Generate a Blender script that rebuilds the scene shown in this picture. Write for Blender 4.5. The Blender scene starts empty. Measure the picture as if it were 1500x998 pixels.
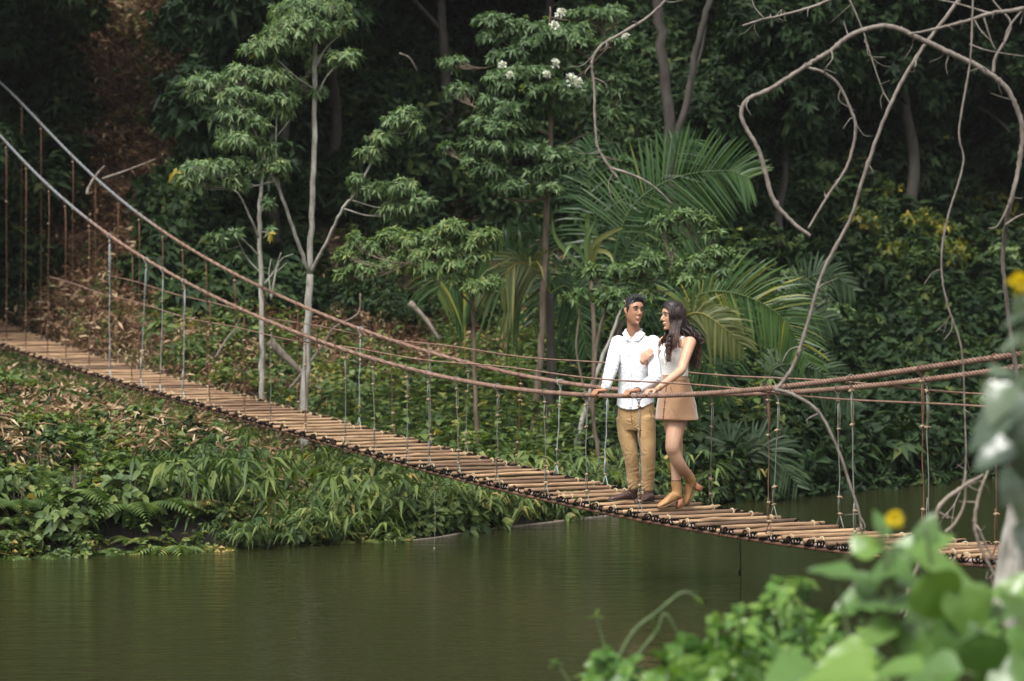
import bpy, bmesh, math, random
import numpy as np
from mathutils import Vector, Matrix, Euler
R = math.radians
sc = bpy.context.scene
COL = sc.collection

# ------------------------------------------------------------------ camera, sky, sun, exposure
CAM = Vector((0, 0, 2.55)); FPX = 3541.7; PITCH = math.atan2(499 - 440, FPX)
cd = bpy.data.cameras.new('camera'); cam = bpy.data.objects.new('camera', cd); COL.objects.link(cam)
cam.location = CAM; cam.rotation_euler = (math.pi / 2 - PITCH, 0, 0)
cd.lens = 85; cd.sensor_width = 36; cd.clip_start = 0.1; cd.clip_end = 2000
cd.dof.use_dof = True; cd.dof.focus_distance = 20.9; cd.dof.aperture_fstop = 2.2
sc.camera = cam

SUN_EL, SUN_AZ = R(60), R(205)          # azimuth clockwise from +Y: the sun stands behind the camera, a little to the left
w = bpy.data.worlds.new('World'); sc.world = w; w.use_nodes = True
nt = w.node_tree; nt.nodes.clear()
wo = nt.nodes.new('ShaderNodeOutputWorld'); bg = nt.nodes.new('ShaderNodeBackground')
sky = nt.nodes.new('ShaderNodeTexSky'); sky.sky_type = 'NISHITA'; sky.sun_disc = False
sky.sun_elevation = SUN_EL; sky.sun_rotation = SUN_AZ; sky.dust_density = 3.0; sky.air_density = 1.0
hs = nt.nodes.new('ShaderNodeHueSaturation'); hs.inputs['Saturation'].default_value = 0.12
nt.links.new(sky.outputs[0], hs.inputs['Color']); nt.links.new(hs.outputs[0], bg.inputs[0])
bg.inputs[1].default_value = 0.115
nt.links.new(bg.outputs[0], wo.inputs[0])
sd = bpy.data.lights.new('sun', 'SUN'); sun = bpy.data.objects.new('sun', sd); COL.objects.link(sun)
sd.energy = 2.4; sd.angle = R(24); sd.color = (1.0, 0.965, 0.92)
sv = Vector((math.sin(SUN_AZ) * math.cos(SUN_EL), math.cos(SUN_AZ) * math.cos(SUN_EL), math.sin(SUN_EL)))
sun.rotation_euler = (-sv).to_track_quat('-Z', 'Y').to_euler()
sc.view_settings.view_transform = 'Standard'; sc.view_settings.look = 'None'
sc.view_settings.exposure = 1.05; sc.view_settings.gamma = 1.0
sc.cycles.use_denoising = True
sc.cycles.max_bounces = 6; sc.cycles.transparent_max_bounces = 8; sc.cycles.transmission_bounces = 3
sc.cycles.diffuse_bounces = 3; sc.cycles.glossy_bounces = 2
sc.cycles.caustics_reflective = False; sc.cycles.caustics_refractive = False

# ------------------------------------------------------------------ measuring: a ray through a spot of the photograph, cut at distance Y
_cp, _sp = math.cos(PITCH), math.sin(PITCH)
def at(x, y, Y):
    a, b = (x - 750) / FPX, (499 - y) / FPX
    d = Vector((a, _cp + b * _sp, -_sp + b * _cp))
    return CAM + d * (Y / d.y)
def ppm(Y): return FPX / Y                 # photo pixels per metre at distance Y

# ------------------------------------------------------------------ object helpers
def tag(o, label=None, cat=None, group=None, kind=None):
    if label: o['label'] = label
    if cat: o['category'] = cat
    if group: o['group'] = group
    if kind: o['kind'] = kind
    return o
def empty(name, loc=(0, 0, 0), label=None, cat=None, group=None, rz=0):
    o = bpy.data.objects.new(name, None); COL.objects.link(o); o.location = loc; o.rotation_euler = (0, 0, rz)
    o.empty_display_size = 0.2
    return tag(o, label, cat, group)
def wmat(o): return o.matrix_basis.copy() if o.parent is None else wmat(o.parent) @ o.matrix_parent_inverse @ o.matrix_basis
def link_mesh(name, me, mat=None, parent=None, world=True):
    o = bpy.data.objects.new(name, me); COL.objects.link(o)
    if mat is not None:
        me.materials.clear()
        for m in (mat if isinstance(mat, (list, tuple)) else [mat]): me.materials.append(m)
    if parent is not None:
        o.parent = parent
        if world:
            o.matrix_parent_inverse = wmat(parent).inverted()
    return o
def np_mesh(name, V, Fs, tint=None, smooth=True, midx=None):
    """V (n,3); Fs list of int arrays (m,k)."""
    V = np.asarray(V, np.float32).reshape(-1, 3)
    me = bpy.data.meshes.new(name)
    me.vertices.add(len(V)); me.vertices.foreach_set('co', V.ravel())
    Fs = [np.asarray(f, np.int32) for f in Fs if len(f)]
    idx = np.concatenate([f.ravel() for f in Fs]); cnt = np.concatenate([np.full(len(f), f.shape[1], np.int32) for f in Fs])
    st = np.concatenate([[0], np.cumsum(cnt)[:-1]]).astype(np.int32)
    me.loops.add(len(idx)); me.loops.foreach_set('vertex_index', idx)
    me.polygons.add(len(cnt)); me.polygons.foreach_set('loop_start', st)
    if smooth: me.polygons.foreach_set('use_smooth', np.ones(len(cnt), bool))
    if midx is not None: me.polygons.foreach_set('material_index', np.asarray(midx, np.int32))
    me.update(calc_edges=True)
    if tint is not None:
        a = me.attributes.new('tint', 'FLOAT', 'POINT'); a.data.foreach_set('value', np.asarray(tint, np.float32))
    return me
class Geo:
    """collects arrays for one mesh"""
    def __init__(s): s.V = []; s.F = {}; s.T = []; s.n = 0
    def add(s, V, F, t=0.5):
        V = np.asarray(V, float).reshape(-1, 3); 
        for f in (F if isinstance(F, list) else [F]):
            f = np.asarray(f, np.int64)
            if len(f): s.F.setdefault(f.shape[1], []).append(f + s.n)
        s.V.append(V); s.T.append(np.broadcast_to(np.asarray(t, float), (len(V),))); s.n += len(V); return s
    def arrays(s): return np.concatenate(s.V), [np.concatenate(f) for f in s.F.values()], np.concatenate(s.T)
    def mesh(s, name, smooth=True): V, F, T = s.arrays(); return np_mesh(name, V, F, T, smooth)
    def build(s, name, mat, parent=None, smooth=True): return link_mesh(name, s.mesh(name, smooth), mat, parent)

def unit(v): v = np.asarray(v, float); return v / np.maximum(np.linalg.norm(v, axis=-1, keepdims=True), 1e-9)
def catmull(P, n):
    P = np.asarray(P, float); Q = np.vstack([2 * P[0] - P[1], P, 2 * P[-1] - P[-2]]); out = []
    for i in range(1, len(Q) - 2):
        p0, p1, p2, p3 = Q[i - 1], Q[i], Q[i + 1], Q[i + 2]
        t = np.linspace(0, 1, n, endpoint=False)[:, None]
        out.append(0.5 * ((2 * p1) + (-p0 + p2) * t + (2 * p0 - 5 * p1 + 4 * p2 - p3) * t ** 2 + (-p0 + 3 * p1 - 3 * p2 + p3) * t ** 3))
    out.append(P[-1:]); return np.vstack(out)
def frames(P):
    T = unit(np.gradient(P, axis=0)); up = np.array([0, 0, 1.]) if abs(T[0][2]) < .9 else np.array([1., 0, 0])
    N = np.zeros_like(P); n = unit(np.cross(np.cross(T[0], up), T[0]))
    for i in range(len(P)):
        n = n - T[i] * np.dot(n, T[i]); n = n / max(np.linalg.norm(n), 1e-9); N[i] = n
    return T, N, np.cross(T, N)
def tube(g, P, r, k=8, t=0.5, lobes=0, twist=0.0, depth=0.12, cap=True, rough=0.0, rng=None):
    P = np.asarray(P, float); n = len(P); r = np.broadcast_to(np.asarray(r, float), (n,))
    T, N, B = frames(P); a = np.linspace(0, 2 * math.pi, k, endpoint=False)
    L = np.concatenate([[0], np.cumsum(np.linalg.norm(np.diff(P, axis=0), axis=1))])
    rr = r[:, None] * np.ones((1, k))
    if lobes: rr = rr * (1 - depth + depth * np.abs(np.cos((a[None, :] - L[:, None] * twist) * lobes / 2)))
    if rough and rng is not None: rr = rr * (1 + rough * rng.standard_normal(rr.shape))
    V = P[:, None] + rr[..., None] * (np.cos(a)[None, :, None] * N[:, None] + np.sin(a)[None, :, None] * B[:, None])
    i = np.arange(n - 1)[:, None]; j = np.arange(k)[None]; j2 = (j + 1) % k
    F = np.stack([i * k + j, i * k + j2, (i + 1) * k + j2, (i + 1) * k + j], -1).reshape(-1, 4)
    V = V.reshape(-1, 3); Fs = [F]
    if cap:
        V = np.vstack([V, P[0], P[-1]]); c0, c1 = n * k, n * k + 1; jj = np.arange(k); j2 = (jj + 1) % k
        Fs.append(np.stack([np.full(k, c0), j2, jj], -1)); Fs.append(np.stack([np.full(k, c1), (n - 1) * k + jj, (n - 1) * k + j2], -1))
    g.add(V, Fs, t); return g
def sticks(g, A, B, ra, rb, t=0.5, k=4):
    """many straight tapered twigs at once"""
    A = np.asarray(A, float); B = np.asarray(B, float); n = len(A)
    D = unit(B - A); up = np.where(np.abs(D[:, 2:3]) < .9, [[0, 0, 1.]], [[1., 0, 0]])
    N = unit(np.cross(D, up)); W = np.cross(D, N); a = np.arange(k) * 2 * math.pi / k
    c = np.cos(a)[None, :, None] * N[:, None] + np.sin(a)[None, :, None] * W[:, None]
    ra = np.broadcast_to(ra, (n,))[:, None, None]; rb = np.broadcast_to(rb, (n,))[:, None, None]
    V = np.concatenate([A[:, None] + c * ra, B[:, None] + c * rb], 1).reshape(-1, 3)
    j = np.arange(k); q = np.stack([j, (j + 1) % k, (j + 1) % k + k, j + k], -1)
    F = (np.arange(n)[:, None, None] * 2 * k + q[None]).reshape(-1, 4)
    g.add(V, F, t); return g

# ------------------------------------------------------------------ leaves (each one a little folded, drooping blade)
# template rows: (u along, v across, w fold height), unit length 1, unit half width 1
LT = {
 'diamond': (np.array([(0, 0, 0), (.45, -1, .18), (.45, 1, .18), (1, 0, -.02)]), [np.array([(0, 1, 3), (0, 3, 2)])]),
 'lance': (np.array([(0, 0, 0), (.4, -1, .12), (.45, 0, 0), (.4, 1, .12), (1, 0, 0)]), [np.array([(0, 1, 2), (0, 2, 3), (1, 4, 2), (2, 4, 3)])]),
 'ovate': (np.array([(0, 0, 0), (.12, -.55, .08), (.12, .55, .08), (.4, -1, .16), (.4, 0, 0), (.4, 1, .16), (.75, -.62, .1), (.75, 0, 0), (.75, .62, .1), (1, 0, -.02)]),
           [np.array([(0, 1, 4), (0, 4, 2), (6, 9, 7), (7, 9, 8), (1, 3, 4), (2, 4, 5)]), np.array([(3, 6, 7, 4), (4, 7, 8, 5)])]),
 'strap': (np.array([(0, -.5, 0), (0, .5, 0), (.35, -1, .05), (.35, 1, .05), (.7, -.8, .05), (.7, .8, .05), (1, 0, 0)]), [np.array([(0, 2, 3, 1), (2, 4, 5, 3)]), np.array([(4, 6, 5)])]),
}
def leaves(g, P, D, N, L, W, t, kind='lance', droop=0.25):
    P = np.asarray(P, float); n = len(P)
    if n == 0: return g
    D = unit(D); S = unit(np.cross(D, N)); N = np.cross(S, D)
    tv, tf = LT[kind]; L = np.broadcast_to(L, (n,))[:, None, None]; W = np.broadcast_to(W, (n,))[:, None, None] * .5
    u, v, h = tv[:, 0][None, :, None], tv[:, 1][None, :, None], tv[:, 2][None, :, None]
    droop = np.broadcast_to(droop, (n,))[:, None, None]
    V = P[:, None] + D[:, None] * (u * L) + S[:, None] * (v * W) + N[:, None] * (h * W * 2) - np.array([0, 0, 1.]) * (droop * L * u ** 2)
    k = len(tv); off = (np.arange(n) * k)[:, None, None]
    g.add(V.reshape(-1, 3), [(f[None] + off).reshape(-1, f.shape[1]) for f in tf], np.repeat(np.broadcast_to(t, (n,)), k)); return g
def rosettes(g, T, A, rng, k=9, L=.12, W=.036, kind='lance', droop=.3, tint=(0, 1), lo=-15, hi=55, tj=.12):
    """whorls of leaves at twig tips T pointing along A"""
    T = np.asarray(T, float); m = len(T); A = unit(A)
    T = np.repeat(T, k, 0); A = np.repeat(A, k, 0); n = m * k
    r = rng.standard_normal((n, 3)); r = unit(r - A * np.sum(r * A, 1, keepdims=True))
    e = np.radians(rng.uniform(lo, hi, n))[:, None]
    D = A * np.sin(e) + r * np.cos(e); N = A * np.cos(e) - r * np.sin(e) + rng.standard_normal((n, 3)) * .15
    base = np.repeat(rng.uniform(tint[0], tint[1], m), k) + rng.normal(0, tj, n)
    P = T - A * rng.uniform(0, .35, (n, 1)) * L
    leaves(g, P, D, N, L * rng.uniform(.6, 1.15, n), W * rng.uniform(.75, 1.2, n), np.clip(base, 0, 1), kind, droop * rng.uniform(.3, 1.6, n)); return g
def replicate(arr, Pn, yaw, s, tilt=None, dt=None):
    """copy arrays (V,F,T) to many places: ground cover"""
    V, Fs, T = arr; n = len(Pn); c, si = np.cos(yaw), np.sin(yaw)
    V = V[None] * np.asarray(s).reshape(n, 1, 1)
    if tilt is not None: V = V + 0; V[..., 0] += V[..., 2] * tilt[:, 0:1]; V[..., 1] += V[..., 2] * tilt[:, 1:2]
    X = V[..., 0] * c[:, None] - V[..., 1] * si[:, None]; Y = V[..., 0] * si[:, None] + V[..., 1] * c[:, None]
    W = np.stack([X, Y, V[..., 2]], -1) + np.asarray(Pn)[:, None]
    k = len(T); TT = np.tile(T, (n, 1)) + (0 if dt is None else dt[:, None])
    return W.reshape(-1, 3), [(f[None] + (np.arange(n) * k)[:, None, None]).reshape(-1, f.shape[1]) for f in Fs], np.clip(TT, 0, 1).ravel()

# ------------------------------------------------------------------ materials
def M_new(name):
    m = bpy.data.materials.new(name); m.use_nodes = True; n = m.node_tree; b = n.nodes['Principled BSDF']; return m, n, b
def ramp(n, stops, fac=None):
    r = n.nodes.new('ShaderNodeValToRGB'); e = r.color_ramp.elements
    while len(e) < len(stops): e.new(0.5)
    for i, (p, c) in enumerate(stops): e[i].position = p; e[i].color = (*c, 1)
    if fac is not None: n.links.new(fac, r.inputs[0])
    return r
def noise(n, scale, detail=4, rough=.6, vec=None, dist=0):
    x = n.nodes.new('ShaderNodeTexNoise'); x.inputs['Scale'].default_value = scale; x.inputs['Detail'].default_value = detail
    x.inputs['Roughness'].default_value = rough; x.inputs['Distortion'].default_value = dist
    if vec is None:
        tc = n.nodes.new('ShaderNodeTexCoord'); vec = tc.outputs['Object']
    n.links.new(vec, x.inputs['Vector']); return x
def bump(n, b, h, s=.3, d=.01):
    x = n.nodes.new('ShaderNodeBump'); x.inputs['Strength'].default_value = s; x.inputs['Distance'].default_value = d
    n.links.new(h, x.inputs['Height']); n.links.new(x.outputs[0], b.inputs['Normal']); return x
def foliage(name, stops, rough=.5, trans=.28, spec=.28, jitter=True):
    m, n, b = M_new(name)
    a = n.nodes.new('ShaderNodeAttribute'); a.attribute_name = 'tint'
    fac = a.outputs['Fac']
    if jitter:
        oi = n.nodes.new('ShaderNodeObjectInfo'); ma = n.nodes.new('ShaderNodeMath'); ma.operation = 'MULTIPLY_ADD'
        n.links.new(oi.outputs['Random'], ma.inputs[0]); ma.inputs[1].default_value = .16; n.links.new(fac, ma.inputs[2])
        ms = n.nodes.new('ShaderNodeMath'); ms.operation = 'SUBTRACT'; n.links.new(ma.outputs[0], ms.inputs[0]); ms.inputs[1].default_value = .08; fac = ms.outputs[0]
    r = ramp(n, stops, fac)
    nz = noise(n, 35, 3); mx = n.nodes.new('ShaderNodeMix'); mx.data_type = 'RGBA'; mx.blend_type = 'MULTIPLY'; mx.inputs[0].default_value = .35
    rn = ramp(n, [(.3, (.6, .6, .6)), (.7, (1, 1, 1))], nz.outputs[0])
    n.links.new(r.outputs[0], mx.inputs[6]); n.links.new(rn.outputs[0], mx.inputs[7])
    n.links.new(mx.outputs[2], b.inputs['Base Color']); b.inputs['Roughness'].default_value = rough; b.inputs['Specular IOR Level'].default_value = spec
    if trans > 0:
        tr = n.nodes.new('ShaderNodeBsdfTranslucent'); ms = n.nodes.new('ShaderNodeMixShader'); ms.inputs[0].default_value = trans
        br = n.nodes.new('ShaderNodeMix'); br.data_type = 'RGBA'; br.blend_type = 'MULTIPLY'; br.inputs[0].default_value = 1; br.inputs[7].default_value = (1.3, 1.5, .6, 1)
        n.links.new(mx.outputs[2], br.inputs[6]); n.links.new(br.outputs[2], tr.inputs[0])
        out = n.nodes['Material Output']; n.links.new(b.outputs[0], ms.inputs[1]); n.links.new(tr.outputs[0], ms.inputs[2]); n.links.new(ms.outputs[0], out.inputs[0])
    return m
def surf(name, c1, c2, scale=20, rough=.7, bs=.3, bd=.005, metal=0., spec=.5, detail=5, sheen=0):
    m, n, b = M_new(name); nz = noise(n, scale, detail)
    r = ramp(n, [(.3, c1), (.7, c2)], nz.outputs[0]); n.links.new(r.outputs[0], b.inputs['Base Color'])
    b.inputs['Roughness'].default_value = rough; b.inputs['Metallic'].default_value = metal; b.inputs['Specular IOR Level'].default_value = spec
    if sheen: b.inputs['Sheen Weight'].default_value = sheen
    if bs: bump(n, b, nz.outputs[0], bs, bd)
    return m
def stretched(name, c1, c2, scl, rough=.6, bs=.3, bd=.003, **k):
    """noise stretched along an object axis: bark, wood"""
    m, n, b = M_new(name); tc = n.nodes.new('ShaderNodeTexCoord'); mp = n.nodes.new('ShaderNodeMapping'); mp.inputs['Scale'].default_value = scl
    n.links.new(tc.outputs['Object'], mp.inputs[0]); nz = noise(n, 1, 6, .65, mp.outputs[0])
    r = ramp(n, [(.32, c1), (.68, c2)], nz.outputs[0]); n.links.new(r.outputs[0], b.inputs['Base Color']); b.inputs['Roughness'].default_value = rough
    bump(n, b, nz.outputs[0], bs, bd); return m

F = {}
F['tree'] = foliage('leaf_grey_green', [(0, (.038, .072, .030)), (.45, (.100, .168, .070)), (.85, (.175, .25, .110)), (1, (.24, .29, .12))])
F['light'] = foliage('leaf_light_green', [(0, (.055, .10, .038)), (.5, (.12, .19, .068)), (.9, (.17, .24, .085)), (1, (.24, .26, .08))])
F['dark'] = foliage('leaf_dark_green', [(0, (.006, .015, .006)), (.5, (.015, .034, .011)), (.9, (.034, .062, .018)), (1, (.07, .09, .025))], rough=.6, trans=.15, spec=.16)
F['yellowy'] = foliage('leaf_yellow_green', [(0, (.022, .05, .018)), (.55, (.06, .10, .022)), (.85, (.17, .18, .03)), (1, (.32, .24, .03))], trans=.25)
F['bank'] = foliage('bank_leaf', [(0, (.022, .042, .015)), (.4, (.072, .118, .038)), (.75, (.15, .20, .06)), (.93, (.23, .24, .07)), (1, (.36, .26, .09))])
F['bamboo'] = foliage('bamboo_leaf', [(0, (.025, .052, .016)), (.5, (.070, .115, .032)), (1, (.16, .20, .05))])
F['dry'] = foliage('dry_leaf', [(0, (.10, .05, .028)), (.4, (.22, .13, .075)), (.8, (.40, .28, .17)), (1, (.50, .40, .27))], rough=.7, trans=.12, spec=.2)
F['red'] = foliage('russet_litter', [(0, (.05, .026, .017)), (.5, (.13, .062, .036)), (1, (.26, .15, .085))], rough=.8, trans=.05, spec=.2)
F['palm'] = foliage('palm_leaf', [(0, (.016, .045, .016)), (.5, (.04, .092, .028)), (.8, (.08, .14, .035)), (1, (.30, .26, .04))], rough=.38, trans=.3)
F['palm_old'] = foliage('palm_leaf_yellowing', [(0, (.06, .09, .03)), (.5, (.15, .16, .05)), (1, (.36, .28, .05))], rough=.45, trans=.3)
F['bloom'] = foliage('white_petals', [(0, (.55, .56, .5)), (1, (.8, .8, .76))], rough=.6, trans=.2)
F['near'] = foliage('near_leaf', [(0, (.035, .09, .025)), (.5, (.10, .205, .045)), (1, (.24, .36, .075))], rough=.36, trans=.35)
F['nearbig'] = foliage('near_big_leaf', [(0, (.045, .10, .03)), (.5, (.10, .20, .042)), (.9, (.18, .30, .05)), (1, (.28, .36, .05))], rough=.33, trans=.3, spec=.7)
M = {}
F['edge'] = foliage('grey_green_edge_leaf', [(0, (.035, .060, .036)), (.5, (.065, .10, .060)), (.9, (.11, .15, .085)), (1, (.16, .20, .09))], rough=.3, trans=.15, spec=.8)
F['palmdark'] = foliage('shaded_palm_leaf', [(0, (.012, .028, .012)), (.5, (.024, .05, .020)), (1, (.05, .08, .03))], trans=.2)  # darker copy of the palm leaf, shade put into the colour
M['bark_white'] = stretched('bark_white', (.13, .12, .10), (.42, .40, .35), (14, 14, 5), .85)
M['bark_brown'] = stretched('bark_brown', (.05, .036, .024), (.16, .12, .085), (16, 16, 4), .9)
M['bark_dark'] = stretched('bark_dark', (.018, .015, .012), (.055, .046, .037), (10, 10, 2.5), .9)
M['twig'] = surf('twig_bark', (.07, .05, .035), (.16, .12, .09), 30, .8)
M['stem'] = surf('green_stem', (.04, .07, .02), (.10, .14, .05), 20, .6)
M['vine'] = stretched('liana_bark', (.085, .068, .055), (.23, .20, .17), (22, 22, 9), .8)
M['deadwood'] = stretched('dead_branch', (.10, .08, .06), (.28, .235, .19), (18, 18, 9), .85)
# ------------------------------------------------------------------ the rope bridge: a straight line in plan, measured from the photograph
BS, BC = .8944, .4472                      # the bridge runs 63 degrees off the picture plane
BN = np.array([BS, BC, 0.]); BB = np.array([BC, -BS, 0.])       # across it (to the far side), along it (to the near end)
C_NEAR, C_FAR = 10.25, 11.15
def on_line(x, y, c=C_NEAR):
    u = (x - 750) / FPX; Y = c / (BC + u * BS); p = at(x, y, Y); s = -(BB[0] * p.x + BB[1] * p.y); return s, p.z
def prof(pts, c=C_NEAR):
    a = sorted(on_line(x, y, c) for x, y in pts); return np.array([k[0] for k in a]), np.array([k[1] for k in a])
def smooth_fn(S, Z, deg):
    c = np.polyfit(S, Z, deg); a, b = S.min(), S.max(); da, db = np.polyval(np.polyder(c), a), np.polyval(np.polyder(c), b)
    return lambda s: np.polyval(c, np.clip(s, a, b)) + np.minimum(s - a, 0) * da + np.maximum(s - b, 0) * db
def bp(s, c, z): return c * BN - s * BB + np.array([0, 0, 1.]) * z      # place on the bridge
_s, _z = prof([(0, 498), (38, 517), (96, 534), (129, 543), (200, 565), (300, 593), (400, 618), (500, 645), (600, 677), (700, 705), (800, 727), (900, 746), (1000, 762), (1100, 778), (1250, 799), (1400, 815)])
_sf, _zf = prof([(0, 471), (70, 492), (111, 514), (150, 527), (195, 538)], C_FAR); _zn = _z - np.where(_s > 30, .0, 0); deck_z = smooth_fn(np.concatenate([_s, _sf]), np.concatenate([_zn, _zf]), 4)
_s1, _z1 = prof([(0, 200), (80, 277), (160, 345), (213, 380), (306, 423), (400, 464), (500, 503), (600, 533), (690, 553), (790, 570), (870, 575.5), (1000, 578), (1127, 571), (1250, 555), (1350, 538), (1480, 521)])
_s2, _z2 = prof([(0, 120), (66, 185), (157, 275), (235, 340), (320, 386), (400, 434), (500, 482), (600, 515), (700, 543), (800, 565), (900, 574)], C_FAR)
_o = np.argsort(np.concatenate([_s1, _s2])); _S = np.concatenate([_s1, _s2])[_o]; _Z = np.concatenate([_z1, _z2])[_o]
rail_z = smooth_fn(_S, _Z, 6)
_s3, _z3 = prof([(205, 447), (306, 471), (420, 498), (600, 525), (800, 545), (900, 552), (1020, 568), (1240, 588), (1450, 597)])
hand_z = smooth_fn(_s3, _z3, 3)
# ------------------------------------------------------------------ terrain, water
def shore(X):     # distance of the far waterline
    return np.interp(X, [-200, -20, -9, -5.1, -3.1, -1.9, -1.0, 1.2, 4.1, 7.6, 14, 30, 200], [21, 22, 23, 23.9, 24.8, 25.4, 26.1, 28.9, 32.3, 36, 41, 46, 48])
def near_shore(X): return np.interp(X, [-200, -6, -1, 1.2, 3, 6, 200], [7, 7.2, 7.6, 9.2, 10.4, 11.5, 12])
PS = np.array([-40, -3, 0, .5, 3, 6, 11, 16, 20, 26, 40, 80, 200.])
ZL = np.array([-2.2, -1, -.03, .40, .93, .97, 1.32, 2.7, 5.6, 10.8, 24, 50, 62.])
ZM = np.array([-2.2, -1, -.03, .10, .2, .42, 1.35, 2.5, 6.2, 11.8, 25, 50, 62.])
ZR = np.array([-2.2, -1, -.03, .2, .8, 2.0, 5.0, 8.8, 12.2, 17.5, 30, 55, 66.])
def _h(x, y, f, a): return a * (np.sin(x * f + 1.3 * np.sin(y * f * .7)) * np.cos(y * f * 1.1 + .8 * np.sin(x * f * .6)))
def ground(X, Y):
    X = np.asarray(X, float); Y = np.asarray(Y, float); s = Y - shore(X); s = np.where(s > 8, np.maximum(8, s - 3.2 * np.clip((-X - 6.2) / 1.8, 0, 1) * np.clip((s - 8) / 6, 0, 1)), s)
    zl, zm, zr = np.interp(s, PS, ZL), np.interp(s, PS, ZM), np.interp(s, PS, ZR)
    a = np.clip((X + 4.0) / 1.8, 0, 1); b = np.clip((X + .5) / 3.5, 0, 1); a = a * a * (3 - 2 * a); b = b * b * (3 - 2 * b)
    z = zl * (1 - a) + zm * a; z = z * (1 - b) + zr * b
    m = np.clip(s / 3, 0, 1); z = z + m * (_h(X, Y, .9, .07) + _h(X + 5, Y - 3, 2.3, .04)) + np.clip((s - 16) / 10, 0, 1) * _h(X, Y, .35, 1.0)
    # the slope is kept clear under the deck, and low in front of it
    q_ = X * BN[0] + Y * BN[1]; s2 = -(BB[0] * X + BB[1] * Y); far = (s > 0) & (s2 > 10); rise = np.maximum(0, s2 - 43.2) * 1.1
    z = np.where(far, np.minimum(z, deck_z(s2) - .30 + np.maximum(0, np.abs(q_ - 10.7) - .65) * .75 + rise), z)
    u_ = X / np.maximum(Y, 1); Yn = C_NEAR / np.maximum(BC + u_ * BS, .18); zn = deck_z(-(BB[0] * u_ * Yn + BB[1] * Yn)); z = np.where(far & (q_ < C_NEAR), np.minimum(z, 2.55 + (zn - 2.55) * Y / Yn - .34 + rise + np.maximum(0, s2 - 39.5) * .3), z)
    n = near_shore(X) - Y; zn = np.interp(n, [-8, -3, 0, 1, 4, 8, 60, 200], [-2.2, -1.2, -.03, .35, .75, .95, 3, 9])
    return np.maximum(z, np.where(n > -8, zn, -2.2))
gx = np.unique(np.concatenate([np.linspace(-16, 16, 161), 16 + np.geomspace(.3, 500, 34), -16 - np.geomspace(.3, 500, 34)]))
gy = np.unique(np.concatenate([np.linspace(2, 60, 233), 60 + np.geomspace(.4, 600, 34), 2 - np.geomspace(.4, 500, 26)]))
GX, GY = np.meshgrid(gx, gy); GZ = ground(GX, GY)
nx, ny = len(gx), len(gy); ii, jj = np.meshgrid(np.arange(nx - 1), np.arange(ny - 1))
q = np.stack([jj * nx + ii, jj * nx + ii + 1, (jj + 1) * nx + ii + 1, (jj + 1) * nx + ii], -1).reshape(-1, 4)
m, n, b = M_new('forest_soil')
n1 = noise(n, .45, 5); n2 = noise(n, 5, 6)
r1 = ramp(n, [(.36, (.03, .020, .012)), (.52, (.075, .042, .025)), (.70, (.15, .085, .05))], n1.outputs[0])
r2 = ramp(n, [(.3, (.35, .35, .35)), (.75, (1.15, 1.1, 1))], n2.outputs[0])
mx = n.nodes.new('ShaderNodeMix'); mx.data_type = 'RGBA'; mx.blend_type = 'MULTIPLY'; mx.inputs[0].default_value = 1
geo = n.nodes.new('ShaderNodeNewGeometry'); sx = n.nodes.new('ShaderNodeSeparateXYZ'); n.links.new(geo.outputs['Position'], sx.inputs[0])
bank_shade = n.nodes.new('ShaderNodeMapRange'); bank_shade.inputs[1].default_value = .25; bank_shade.inputs[2].default_value = 1.0; n.links.new(sx.outputs[2], bank_shade.inputs[0])   # soil darkens towards the water: bank shade painted into the colour
mw = n.nodes.new('ShaderNodeMix'); mw.data_type = 'RGBA'; mw.inputs[6].default_value = (.018, .014, .010, 1); n.links.new(bank_shade.outputs[0], mw.inputs[0]); n.links.new(r1.outputs[0], mw.inputs[7]); n.links.new(mw.outputs[2], mx.inputs[6]); n.links.new(r2.outputs[0], mx.inputs[7]); n.links.new(mx.outputs[2], b.inputs['Base Color'])
b.inputs['Roughness'].default_value = .95; bump(n, b, n2.outputs[0], .8, .06); M['soil'] = m
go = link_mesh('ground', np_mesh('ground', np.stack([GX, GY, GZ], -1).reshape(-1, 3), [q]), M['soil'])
tag(go, 'brown forest soil of the riverbank and steep hillside', None, kind='structure')

m, n, b = M_new('river_water')
b.inputs['Base Color'].default_value = (.021, .023, .008, 1); b.inputs['Roughness'].default_value = .07; b.inputs['IOR'].default_value = 1.33
tc = n.nodes.new('ShaderNodeTexCoord'); mp = n.nodes.new('ShaderNodeMapping'); mp.inputs['Scale'].default_value = (1.0, 2.2, 1)
n.links.new(tc.outputs['Object'], mp.inputs[0])
w1 = noise(n, 2.2, 3, .5, mp.outputs[0]); w2 = noise(n, 9, 3, .55, mp.outputs[0], .4)
ad = n.nodes.new('ShaderNodeMath'); ad.operation = 'MULTIPLY_ADD'; ad.inputs[1].default_value = .35
n.links.new(w2.outputs[0], ad.inputs[0]); n.links.new(w1.outputs[0], ad.inputs[2])
bump(n, b, ad.outputs[0], .38, .05); M['water'] = m
wx = np.array([-500, -60, 60, 500.]); wy = np.array([-2, 8, 30, 60.]); WX, WY = np.meshgrid(wx, wy); 
ii, jj = np.meshgrid(np.arange(3), np.arange(3)); q = np.stack([jj * 4 + ii, jj * 4 + ii + 1, (jj + 1) * 4 + ii + 1, (jj + 1) * 4 + ii], -1).reshape(-1, 4)
wa = link_mesh('river', np_mesh('river', np.stack([WX, WY, WX * 0], -1).reshape(-1, 3), [q]), M['water'])
tag(wa, 'calm olive green river water', None, kind='structure')
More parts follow.
